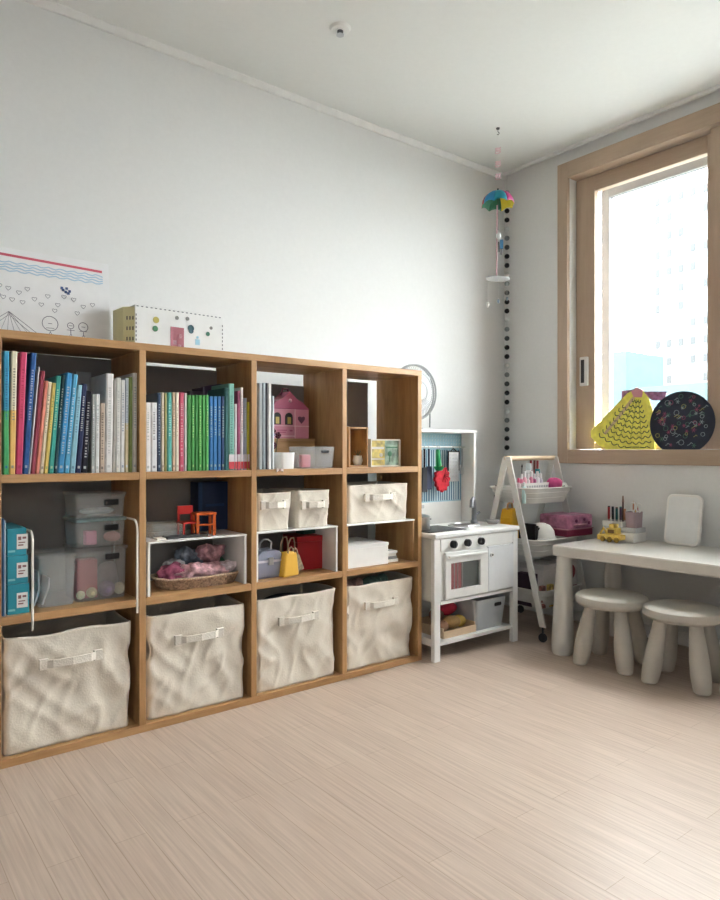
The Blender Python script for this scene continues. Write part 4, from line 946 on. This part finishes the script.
t = bottle('glue_bottle', 'white squeeze bottle with broad cap rising from the top basket', 'bottle', 2.905, 2.270, zb1, .024, .195, (.80, .80, .80), (.72, .80, .82))
bottle('dark_bottle', 'dark navy bottle with teal cap right of the white squeeze bottle', 'bottle', 2.965, 2.26, zb1, .022, .165, (.03, .03, .10), (.03, .25, .28))
for i, (u, v) in enumerate([(531, 459), (534.5, 458), (537.5, 460.5)]):
    y = 2.31; x = wx(u, y)
    t = thing('crayon', ['dark red marker standing at the back of the top basket, left of three', 'brown red marker standing at the back of the top basket, middle of three', 'rust marker standing at the back of the top basket, right of three'][i], 'marker', (x, y, zb1))
    H = wz(u, v, y)-zb1; c = [(.35, .04, .05), (.22, .06, .05), (.45, .15, .10)][i]
    MB().tube([(0, 0, 0), (0, 0, H*.7)], .006, 8).build('marker_body', mat('mk%d' % i, c, .4), t, True); MB().tube([(0, 0, H*.7), (0, 0, H)], .0068, 8).build('cap', mat('mk%d' % (i+1 if i < 2 else 0), c, .4), t, True)
t = thing('dark_brush', 'thin dark brush leaning in the top basket', 'brush', (wx(521.5, 2.30), 2.30, zb1))
MB().tube([(0, 0, 0), (.004, 0, .175)], .0022, 6).build('brush_handle', m_dark, t); MB().tube([(.004, 0, .175), (.005, 0, .192)], .005, 6, r2=.001).build('bristles', m_black, t)
blob('hair_pom', 'magenta fluffy ball at the right of the top basket', 'pompom', (2.975, 2.165, zb1+.088), .040, (1.1, .9, .85), (.62, .08, .26), 44, .25)
blob('hair_pom', 'pink fluffy ball beside the magenta one in the top basket', 'pompom', (3.02, 2.21, zb1+.082), .028, (1, 1, 1), (.70, .22, .36), 45, .25)
tag(MB().tube([(0, 0, 0), (0, 0, .05)], .010, 10).build('ink_pot', m_black, None, True, (2.728, 2.335, zb1+.033)), 'small black pot at the far left of the top basket', 'pot')
t = thing('small_stand', 'dark pot stand block in the top basket', 'box', (2.728, 2.335, zb1)); MB().box(-.012, .012, -.012, .012, 0, .0325, .002).build('block', m_dark, t)
t = thing('hand_mirror', 'white tablet-like card with black screen leaning at the right of the top basket', 'toy phone', (3.022, 2.115, zb1+.045)); t.rotation_euler = (R(-38), R(-6), R(-12))
MB().box(-.045, .030, 0, .006, 0, .060, .002).build('card', m_whitep, t); MB().box(-.038, .010, -.001, .0005, .008, .042, .0005).build('screen', m_black, t)
# middle basket
zb2 = TB2-.080
yb = thing('yellow_handbag', 'bright yellow handbag with tan handle between the trolley frame legs', 'handbag', (wx(507.5, 2.27)+.004, 2.258, zb2+.001), R(18)); yb.scale = (1.18, 1, 1)
ym = mat('bag_yellow', (.80, .44, .015), .5)
MB().prism([(-.052, 0), (.052, 0), (.050, .18), (.030, .225), (-.030, .225), (-.050, .18)], 'y', -.03, .03).build('bag_body', ym, yb, bevel=.006)
MB().tube([(-.03, 0, .22), (-.024, 0, .248), (0, 0, .256), (.024, 0, .248), (.03, 0, .22)], .005, 8).build('handle', mat('tan', (.55, .30, .12), .5), yb, True)
for i in range(3):
    t = thing('black_case', ['black slim case beside the white helmet toy, left of three', 'black slim case, middle of three', 'black slim case nearest the white helmet toy'][i], 'case', (2.752+.017*i, 2.115, zb2+.001), 0, 'black slim cases')
    MB().box(0, .015, 0, .10, 0, .155-.01*i, .002).build('case_body', m_black, t); MB().box(.005, .010, -.001, .001, .03, .12).build('case_edge', m_grey if i == 2 else m_dark, t)
hm = thing('white_helmet', 'white dome-shaped toy helmet in the middle basket', 'toy helmet', (2.838, 2.135, zb2+.001)); hm.scale = (1.18, 1.18, 1.12)
MB().lathe([(.002, 0), (.046, 0), (.056, .04), (.056, .075), (.050, .105), (.034, .128), (.012, .138), (.001, .139)], seg=28).build('shell', m_whitep, hm, True)
MB().tube([(.057*math.cos(R(a_)), .057*math.sin(R(a_)), .07) for a_ in range(0, 360, 12)], .003, 6, closed=True).build('band', m_grey, hm, True)
pkc = thing('pink_case', 'mauve pink patterned hard case lying across the middle basket rim', 'case', (3.005, 2.100, TB2+.006), R(-3)); pkc.scale = (1.08, 1, .92)
mk_ = mat('mauve', (.46, .17, .29), .45, noise_amt=.5, scale=22)
MB().box(-.085, .105, -.07, .11, .040, .118, .014).build('case_top', mk_, pkc); MB().box(-.085, .105, -.07, .11, 0, .0395, .008).build('case_base', mat('deep_rose', (.24, .02, .06), .5), pkc)
MB().box(-.087, .107, -.072, .112, .0375, .0425).build('case_seam', mat('rose_line', (.55, .25, .3), .5), pkc)
MB().tube([(-.04, -.07, .06), (-.03, -.088, .066), (.03, -.088, .066), (.04, -.07, .06)], .005, 8).build('handle', mat('rose_line', (.5, .2, .3), .5), pkc, True)
MB().ball((-.02, -.071, .085), .010, (1, .3, 1)).ball((.04, -.071, .09), .009, (1, .3, 1)).ball((.075, -.071, .07), .010, (1, .3, 1)).build('case_dots', mat('dotplum', (.2, .04, .12), .5), pkc)
# lower basket
zb3 = TB3-.088
t = thing('white_carton', 'white square carton in the bottom basket behind the table leg', 'box', (2.845, 2.13, zb3+.001), R(3))
MB().box(-.075, .075, -.05, .09, 0, .178, .002).build('carton', mat('carton_cream', (.66, .62, .60), .6), t); MB().box(-.076, .076, -.051, .091, .178, .205, .002).build('lid', mat('carton_lid', (.58, .55, .53), .6), t)
t = thing('red_print_box', 'tall box with dark red print in the bottom basket behind the table leg', 'box', (2.975, 2.10, zb3+.001), R(2))
MB().box(-.05, .055, -.04, .11, 0, .215, .002).build('carton', mat('carton_print', (.62, .58, .56), .6), t); MB().prism(arc(.0, .155, .036, 0, 360, 20)[:-1], 'y', -.0415, -.0395).box(-.045, .05, -.0415, -.0395, .07, .085).build('print', mat('print_red', (.28, .06, .07), .6), t)
for i, (x0_, x1_, hh_, c, lb) in enumerate([(2.735, 2.765, .10, (.40, .16, .14), 'reddish patterned book front left in the bottom basket'), (2.795, 2.83, .10, (.62, .45, .14), 'ochre patterned book in the bottom basket'), (2.84, 2.90, .095, (.52, .48, .52), 'grey lilac magazine front of the bottom basket')]):
    tag(MB().box(x0_, x1_, 2.058, 2.076, zb3+.001, zb3+hh_+.01, .001).build('magazine', mat('mg%d' % i, c, .6, noise_amt=.6, scale=60), None), lb, 'magazine')
tag(MB().box(-.02, .03, -.05, .05, 0, .16, .004).build('dark_pouch', mat('plumblack', (.035, .015, .03), .7), None, False, (2.742, 2.16, zb3+.001)), 'black plum pouch at the left of the bottom basket', 'pouch')
fp = thing('green_foliage_toy', 'dark green artificial foliage at the right end of the bottom basket', 'plant', (3.028, 2.30, zb3+.001))
s = MB(); rnd = random.Random(12)
for i in range(26):
    a_ = rnd.uniform(0, 6.28); r_ = rnd.uniform(.005, .022); z = rnd.uniform(.06, .17)
    s.tube([(0, 0, z*.3), (r_*.5*math.cos(a_), r_*.5*math.sin(a_), z*.8), (r_*math.cos(a_), r_*math.sin(a_), z)], .004, 5, r2=.001)
s.build('leaves', mat('foliage_dark', (.02, .10, .05), .6), fp); MB().tube([(0, 0, 0), (0, 0, .1)], .004).build('stem', mat('foliage_dark', (.02, .1, .05), .6), fp)

# ---------------------------------------------------------------- table and stools
TR = R(2.5)
tb = thing('childrens_table', 'white rectangular plastic table with fat tapered legs beneath the window', 'table', (2.640, 1.93, 0), TR)
TD, TLn = .505, .86
MB().box(.0, TD, -TLn, 0, .430, .480, .008).build('tabletop', mat('table_white', (.72, .70, .65), .3, coat=.4), tb)
s = MB()
def tleg(x, y, dx, dy):
    prof = [(.026, 0), (.043, 0), (.048, .012), (.049, .05), (.046, .15), (.040, .30), (.034, .42), (.034, .431)]
    m = MB(); m.lathe(prof, seg=24)
    for v in m.bm.verts:
        k_ = 1-v.co.z/.43; v.co.x += x+dx*k_; v.co.y += y+dy*k_
    m.build('leg', mat('table_white', (.72, .70, .65), .3, coat=.4), tb, True)
tleg(.040, -.040, -.072, -.035); tleg(TD-.045, -.045, -.02, -.02); tleg(.040, -TLn+.045, -.06, .02); tleg(TD-.045, -TLn+.045, -.02, .02)
def stool(label, loc, rot):
    t = thing('childrens_stool', label, 'stool', loc, rot, 'round plastic stools at the table')
    MB().lathe([(.002, .250), (.11, .250), (.138, .254), (.150, .266), (.151, .280), (.146, .292), (.132, .299), (.05, .2995), (.002, .2985)], seg=48).build('seat', m_matte, t, True)
    for k_ in range(4):
        a_ = R(45+90*k_); m = MB()
        m.lathe([(.010, 0), (.024, 0), (.031, .006), (.0345, .03), (.037, .06), (.0365, .11), (.031, .18), (.026, .235), (.025, .252)], seg=22)
        for v in m.bm.verts:
            kk = 1-v.co.z/.25; r_ = .092+.046*kk; v.co.x += r_*math.cos(a_); v.co.y += r_*math.sin(a_)
        m.build('leg', m_matte, t, True)
    return t
s1_ = stool('cream round stool, left of the two, under the table corner', (2.655, 1.635, 0), R(9))
dup(s1_, (2.668, 1.330, 0), 'cream round stool, right of the two, at the right edge of the picture', R(10))
# things on the table
ZTB = .4805
mr = thing('tabletop_mirror', 'white rounded-rectangle mirror back standing on the table against the wall', 'mirror', (3.085, ry(681, 3.09), ZTB), 0)
mr.rotation_euler = (0, R(9), R(-4))
def rrect(w_, h_, r_, cz):
    P = []
    for (cx, cy, a0) in ((w_/2-r_, h_/2-r_, 0), (-w_/2+r_, h_/2-r_, 90), (-w_/2+r_, -h_/2+r_, 180), (w_/2-r_, -h_/2+r_, 270)):
        P += [(cx+r_*math.cos(R(a0+15*i)), cz+cy+r_*math.sin(R(a0+15*i))) for i in range(7)]
    return P
MB().prism(rrect(.172, .235, .030, .1185), 'x', 0, .014).build('mirror_frame', m_whitep, mr, bevel=.004)
MB().prism(rrect(.150, .212, .024, .1185), 'x', -.0015, .001).build('mirror_panel', mat('mirror_white', (.80, .82, .82), .25), mr, bevel=.0006)
# organiser
oy_ = ry(629, 3.02)
og = thing('pen_organiser', 'white two-tier pen organiser with steps on the table', 'pen organiser', (3.03, oy_+.036, ZTB))
MB().box(-.055, .055, -.085, .085, 0, .045, .004).build('lower_tier', m_whitep, og)
MB().box(-.035, .055, -.085, .085, .0455, .068, .003).build('middle_tier', m_grey, og)
MB().tub(.085, .105, .088, .108, .026, .008, .002, .0685).build('upper_cup', m_whitep, og, True, (.01, .040, 0))
MB().tub(.07, .055, .075, .060, .075, .015, .002, .0685).build('side_cup', tinted('clear_mauve', (.60, .45, .50), .6), og, True, (.01, -.050, 0))
pc = [(.02, .02, .02), (.45, .05, .05), (.03, .03, .04), (.02, .02, .03), (.12, .04, .03), (.02, .14, .14), (.03, .20, .18), (.10, .05, .10), (.5, .2, .1)]
pn = ['black', 'red', 'charcoal', 'blue-black', 'dark brown', 'dark teal', 'teal', 'plum', 'orange']
for i in range(9):
    yy = oy_+.036+.040+.040-.0105*i; xx = 3.04-.018*(i % 2)-.004
    t = thing('marker_pen', pn[i]+' marker standing in the white upper cup of the organiser', 'marker', (xx, yy, ZTB+.071), 0, 'markers in the organiser')
    MB().tube([(0, 0, 0), (0, 0, .030)], .0046, 8).build('barrel', mat('pb%d' % i, tuple(.5*c+.3 for c in pc[i]), .4), t, True)
    MB().tube([(0, 0, .030), (0, 0, .092-.004*(i % 3))], .0058, 8).build('cap', mat('pcap%d' % i, pc[i], .4), t, True)
t = thing('marker_pen', 'tall brown pen rising above the other markers', 'pen', (3.055, oy_+.052, ZTB+.071)); MB().tube([(0, 0, 0), (0, 0, .115)], .0045, 8).build('barrel', mat('brown_pen', (.10, .05, .04), .4), t, True); MB().tube([(0, 0, .115), (0, 0, .145)], .0055, 8, r2=.003).build('cap', mat('brown_cap', (.25, .16, .12), .4), t, True)
scs = thing('scissors', 'child scissors with white looped grips in the mauve cup', 'scissors', (3.035, oy_-.014, ZTB+.074)); scs.rotation_euler = (R(8), 0, 0)
MB().box(-.002, .002, -.006, .006, 0, .055).build('blades', m_steel, scs)
for sg in (-1, 1): MB().tube([(0, sg*.016+.013*math.cos(R(a_)), .092+.020*math.sin(R(a_))) for a_ in range(0, 360, 15)], .0035, 8, closed=True).tube([(0, sg*.003, .05), (0, sg*.010, .074)], .0035, 8).build('grip', m_whitep, scs, True)
for i, (dy, c, n) in enumerate([(.000, (.65, .28, .16), 'orange'), (-.012, (.70, .45, .20), 'tan'), (-.022, (.5, .15, .18), 'red')]):
    t = thing('pencil', n+' pencil standing behind the scissors', 'pencil', (3.052, oy_-.004+dy, ZTB+.074), 0, 'pencils in the mauve cup')
    MB().tube([(0, 0, 0), (0, 0, .105-.008*i)], .0036, 6).build('shaft', mat('pc_%d' % i, c, .5), t); MB().tube([(0, 0, .105-.008*i), (0, 0, .122-.008*i)], .0036, 6, r2=.0006).build('tip', m_birch, t)
yt = thing('toy_truck', 'yellow toy digger truck on the table in front of the organiser', 'toy vehicle', (2.955, ry(613, 2.955), ZTB), R(0)); yt.scale = (1.15, 1.05, 1.2)
my = mat('truck_yellow', (.80, .56, .12), .45)
MB().box(-.025, .025, -.050, .050, .010, .030, .004).build('chassis', my, yt); MB().box(-.02, .02, -.028, .022, .0305, .056, .004).build('cab', my, yt); MB().box(-.017, .017, -.018, .010, .0565, .072, .004).build('cab_roof', my, yt)
MB().box(-.0215, -.0195, -.018, .012, .036, .050).build('cab_window', mat('brownwin', (.20, .10, .03), .4), yt)
MB().tube([(0, .03, .03), (0, .048, .052), (0, .066, .025)], .005, 8).build('digger_arm', my, yt, True); MB().box(-.012, .012, .058, .074, .004, .026, .003).build('bucket', my, yt)
for yy in (-.034, 0, .034):
    for xx in (-.026, .026): MB().lathe([(.002, -.005), (.010, -.005), (.011, 0), (.010, .005), (.002, .005)], (xx, yy, .0112), 14, 'x').build('wheel', mat('wheel_ochre', (.40, .24, .04), .5), yt, True)

# ---------------------------------------------------------------- paintings on the sill
SX = L_+.020; ZS = WZ0+.0225
yd = thing('painted_dress', 'yellow paper fan-shaped painted dress with dark scallops on the window sill', 'painting', (SX, ry(627, SX), ZS))
yd.rotation_euler = (0, R(4), 0)
def yz(u, v): return (ry(u, SX)-yd.location.y, rz(u, v, SX)-ZS)
out = [yz(*p) for p in [(606, 449.2), (598, 445), (590.5, 437), (590, 431), (603, 417), (616, 403), (625, 393), (633, 388.5), (641, 391), (647, 398), (651, 410), (653, 430), (655, 449.2)]]
MB().prism(out, 'x', 0, .004).build('paper_skirt', mat('painted_yellow', (.88, .80, .14), .75, noise_amt=.16, scale=35), yd)
s = MB(); s2 = MB(); s3 = MB()
def stripx(mb, pts, w, x=-.0012):
    for p, q in zip(pts, pts[1:]):
        dd = Vector((q[0]-p[0], q[1]-p[1]))
        if dd.length < 1e-6: continue
        nn = Vector((-dd.y, dd.x)).normalized()*w/2
        mb.prism([(p[0]+nn.x, p[1]+nn.y), (q[0]+nn.x, q[1]+nn.y), (q[0]-nn.x, q[1]-nn.y), (p[0]-nn.x, p[1]-nn.y)], 'x', x, .0002)
ap = (636, 391)
for ring in range(2, 12):
    r_ = ring*5.2; stp = 18 if ring < 4 else (11 if ring < 7 else 7.5); a0 = 72.
    while a0+stp < 139:
        pts = []
        for i in range(6):
            a_ = R(a0+stp*.92*i/5); b_ = math.sin(PI*i/5)*2.4-1
            pu, pv = ap[0]+(r_+b_)*math.cos(a_), ap[1]+(r_+b_)*math.sin(a_)
            if pv < 448 and pu < 651: pts.append(yz(pu, pv))
        if len(pts) > 1: stripx(s, pts, .0042)
        a0 += stp
for a_ in (84, 97, 110): stripx(s2, [yz(ap[0]+8*math.cos(R(a_)), ap[1]+8*math.sin(R(a_))), yz(ap[0]+50*math.cos(R(a_)), min(447, ap[1]+50*math.sin(R(a_))))], .0035)
stripx(s3, [yz(632, 397), yz(618, 416), yz(604, 434)], .016)
s.build('dark_scallops', mat('paint_dark', (.05, .09, .05), .8), yd); s2.build('orange_lines', mat('paint_olive', (.40, .42, .06), .8), yd); s3.build('pink_stripe', mat('paint_pinkish', (.66, .50, .26), .8), yd)
MB().prism([yz(*p) for p in [(619, 390.5), (632, 389), (632, 393), (626, 399), (619, 405)]], 'x', .0045, .007).prism([yz(*p) for p in [(641, 391), (664, 391), (662, 400), (650, 400), (645, 396)]], 'x', .0045, .007).build('mauve_sleeve', mat('paint_mauve', (.34, .16, .28), .8, noise_amt=.4, scale=60), yd)
MB().prism([yz(*p) for p in [(629, 391), (634, 387), (641, 390), (640, 397), (632, 397)]], 'x', -.0025, -.0002).build('pink_bodice', mat('paint_pink', (.72, .33, .36), .8), yd)
SX2 = L_-.014
rd = thing('round_painting', 'round dark navy painting with coloured scribbles on the window sill', 'painting', (SX2, ry(680.5, SX2), ZS))
rd.rotation_euler = (0, R(3), 0)
cy_, cz_ = 0, rz(680.5, 423, SX2)-ZS; rr_ = abs(ry(648, SX2)-ry(713, SX2))/2
rv = abs(rz(680.5, 391, SX2)-rz(680.5, 423, SX2))
P = [(rr_*math.cos(R(a_)), cz_+rv*math.sin(R(a_))) for a_ in range(0, 360, 5)]; P = [(p[0], max(p[1], .0)) for p in P]
Q = []
for p in P:
    if not Q or (abs(p[0]-Q[-1][0])+abs(p[1]-Q[-1][1])) > 1e-5: Q.append(p)
MB().prism(Q, 'x', 0, .004).build('disc', mat('painted_navy', (.016, .022, .045), .7, noise_amt=.3), rd)
rnd = random.Random(21)
for nm, c, n in (('white_scribble', (.45, .52, .55), 34), ('pink_scribble', (.45, .09, .18), 26), ('green_scribble', (.12, .25, .18), 20), ('yellow_scribble', (.52, .48, .16), 12)):
    s = MB()
    for i in range(n):
        a_ = rnd.uniform(0, 6.28); r_ = rr_*.88*math.sqrt(rnd.random()); y0_, z0_ = r_*math.cos(a_), cz_+r_*math.sin(a_)*rv/rr_
        if z0_ < .012: continue
        typ = rnd.random(); q = rnd.uniform(.006, .013)
        if typ < .4: stripx(s, [(y0_+q*math.cos(t_*PI/4), z0_+q*math.sin(t_*PI/4)) for t_ in range(9)], .0016)
        elif typ < .7:
            for t_ in range(3): stripx(s, [(y0_-q*math.cos(t_*PI/3), z0_-q*math.sin(t_*PI/3)), (y0_+q*math.cos(t_*PI/3), z0_+q*math.sin(t_*PI/3))], .0016)
        else: stripx(s, [(y0_+q*.7*t_-q, z0_+q*.6*math.sin(t_*1.8)) for t_ in range(4)], .0018)
    s.build(nm, mat('scr_'+nm, c, .8), rd)

# ---------------------------------------------------------------- hanging things
gx, gy = L_-.030, W0-.045
ga = thing('bead_garland', 'long vertical garland of black, grey and white felt balls in the corner', 'garland', (gx, gy, H_))
dpt = gx/(.616+.788*((508-360)/678))
MB().tube([(0, 0, 0), (0, 0, .93-H_)], .0008, 5).build('string', m_grey, ga)
cyc = [('felt_black', (.012, .012, .014)), ('felt_black', (.012, .012, .014)), ('felt_dark', (.07, .08, .085)), ('felt_grey', (.26, .28, .28)), ('felt_white', (.62, .63, .62))]
v = 447.6; i = 0
while v > 188:
    z = HC+(450-v)/678*dpt; nm, c = cyc[i % 5]
    MB().ball((0, 0, z-H_), .0150).build('felt_ball', mat(nm, c, .95), ga, 'all'); v -= 9.12; i += 1
s = MB().tube([(0, 0, 0), (0, 0, -.006)], .004, 8).build('ceiling_tack', m_white, ga)
MXp, MYp = 2.665, 2.275
def mz(v): return HC+(450-v)/678*3.43-H_
mo = thing('hanging_mobile', 'handmade mobile with multicoloured paper umbrella hanging from a ceiling hook', 'mobile', (MXp, MYp, H_))
mo.rotation_euler = (0, 0, R(-52+90-90))
MB().lathe([(.001, 0), (.010, 0), (.008, -.006), (.001, -.008)]).tube([(0, 0, -.006), (0, 0, -.018), (.007, 0, -.026), (.002, 0, -.034), (-.005, 0, -.030)], .0018, 6).build('ceiling_hook', m_dark, mo, True)
MB().tube([(0, 0, -.03), (0, 0, mz(190))], .0008, 5).build('thread', m_white, mo)
for vv in (150, 163.5, 176):
    z = mz(vv); MB().tube([(.012*math.cos(a_*.7), .012*math.sin(a_*.7), z+.014-.0012*a_) for a_ in range(24)], .0032, 6).build('pink_coil', mat('coil_pink', (.80, .58, .62), .6), mo, True)
um = MB().tube([(0, 0, mz(188)), (.001, 0, mz(230))], .0016, 6).build('umbrella_stick', m_dark, mo)
ucol = [('blue', (.02, .25, .50)), ('teal', (.01, .30, .40)), ('yellow', (.80, .66, .04)), ('yellow2', (.80, .70, .05)), ('magenta', (.50, .05, .20)), ('red', (.45, .05, .06)), ('green', (.04, .22, .12)), ('orange', (.62, .20, .06))]
order = ['green', 'red', 'blue', 'teal', 'magenta', 'yellow', 'yellow2', 'green']
dct = dict(ucol); zt_ = mz(191); UR = .083
for i in range(8):
    # gores seen from the camera: local -Y faces it
    m = MB(); a0, a1 = R(170+45*i-45), R(170+45*(i+1)-45); rows = []
    for j in range(7):
        t_ = j/6; r_ = UR*math.sin(t_*PI/2*.98); z = zt_-.078*(1-math.cos(t_*PI/2*.98))
        row = []
        for q in range(5):
            a_ = a0+(a1-a0)*q/4; sc = 1-.05*math.sin(PI*q/4)*t_
            zz = z+.012*math.sin(PI*q/4)*t_*t_
            row.append(m.bm.verts.new((r_*sc*math.cos(a_)+(.0 if j else 0), r_*sc*math.sin(a_), zz)))
        rows.append(row)
    for j in range(1, 6):
        for q in range(4): m.bm.faces.new((rows[j][q], rows[j][q+1], rows[j+1][q+1], rows[j+1][q]))
    for q in range(4): m.bm.faces.new((rows[0][0], rows[1][q], rows[1][q+1])) if True else None
    for vv_ in rows[0][1:]: m.bm.verts.remove(vv_)
    o = m.build('umbrella_panel', mat('umb_'+order[i], dct[order[i]], .6), um, 'all'); sd = o.modifiers.new('thick', 'SOLIDIFY'); sd.thickness = .001
MB().ball((0, 0, mz(189)), .005).build('umbrella_tip', m_black, um, 'all')
MB().tube([(-.004, 0, mz(205)), (-.006, 0, mz(276))], .004, 6).build('pink_ribbon', mat('ribbon_pink', (.70, .45, .50), .6), mo)
fg = MB().ball((.004, -.004, mz(236)), .015, (.9, .8, 1.2)).build('white_shell', m_white, mo, 'all')
MB().box(.010, .026, -.008, .004, mz(249), mz(240), .002).build('blue_block', mat('blk_blue', (.05, .25, .50), .5), mo); MB().tube([(.004, -.004, mz(242)), (.006, -.004, mz(252))], .003).tube([(.016, -.004, mz(249)), (.016, -.004, mz(255))], .003).build('black_beads', m_black, mo)
MB().lathe([(.001, 0), (.060, 0), (.060, .004), (.001, .004)], (.0, 0, mz(279)), 28, M=Matrix.Rotation(R(4), 3, 'Y')).build('white_disc', tinted('disc_clear', (.75, .78, .78), .7), mo, True)
for (dx, vv, r_) in ((-.050, 304, .011), (.002, 301, .008), (.045, 299, .008)):
    th_ = MB().tube([(dx, 0, mz(279)), (dx, 0, mz(vv))], .0007, 5).build('thread', m_white, mo)
    MB().ball((dx, 0, mz(vv)), r_, (.8, .8, 1.4)).build('drop_bead', m_white if dx < 0 else mat('bead_blue', (.25, .33, .40), .3), th_, 'all')
# sprinkler / sensor on the ceiling
sp = thing('sprinkler_head', 'small round white sprinkler with dark centre on the ceiling', 'sprinkler', (1.553, 2.111, H_))
MB().lathe([(.001, 0), (.042, 0), (.036, -.010), (.001, -.012)], seg=28).build('plate', m_trim, sp, True); MB().lathe([(.001, -.008), (.012, -.008), (.011, -.022), (.001, -.022)], seg=16).build('nozzle', m_dark, sp, True)
MB().lathe([(.001, -.026), (.015, -.026), (.015, -.028), (.001, -.028)], seg=16).tube([(0, 0, -.02), (0, 0, -.027)], .002).build('deflector', m_steel, sp, True)
# lamp shell added over the overhead fill light, out of view
lm = thing('fill_lamp_shell', 'flat square white lamp shell added above the unseen fill light', 'lamp', (.3, .1, H_))
MB().box(-.47, .47, -.47, .47, -.05, -.0005, .008).build('fill_lamp_body', m_trim, lm)
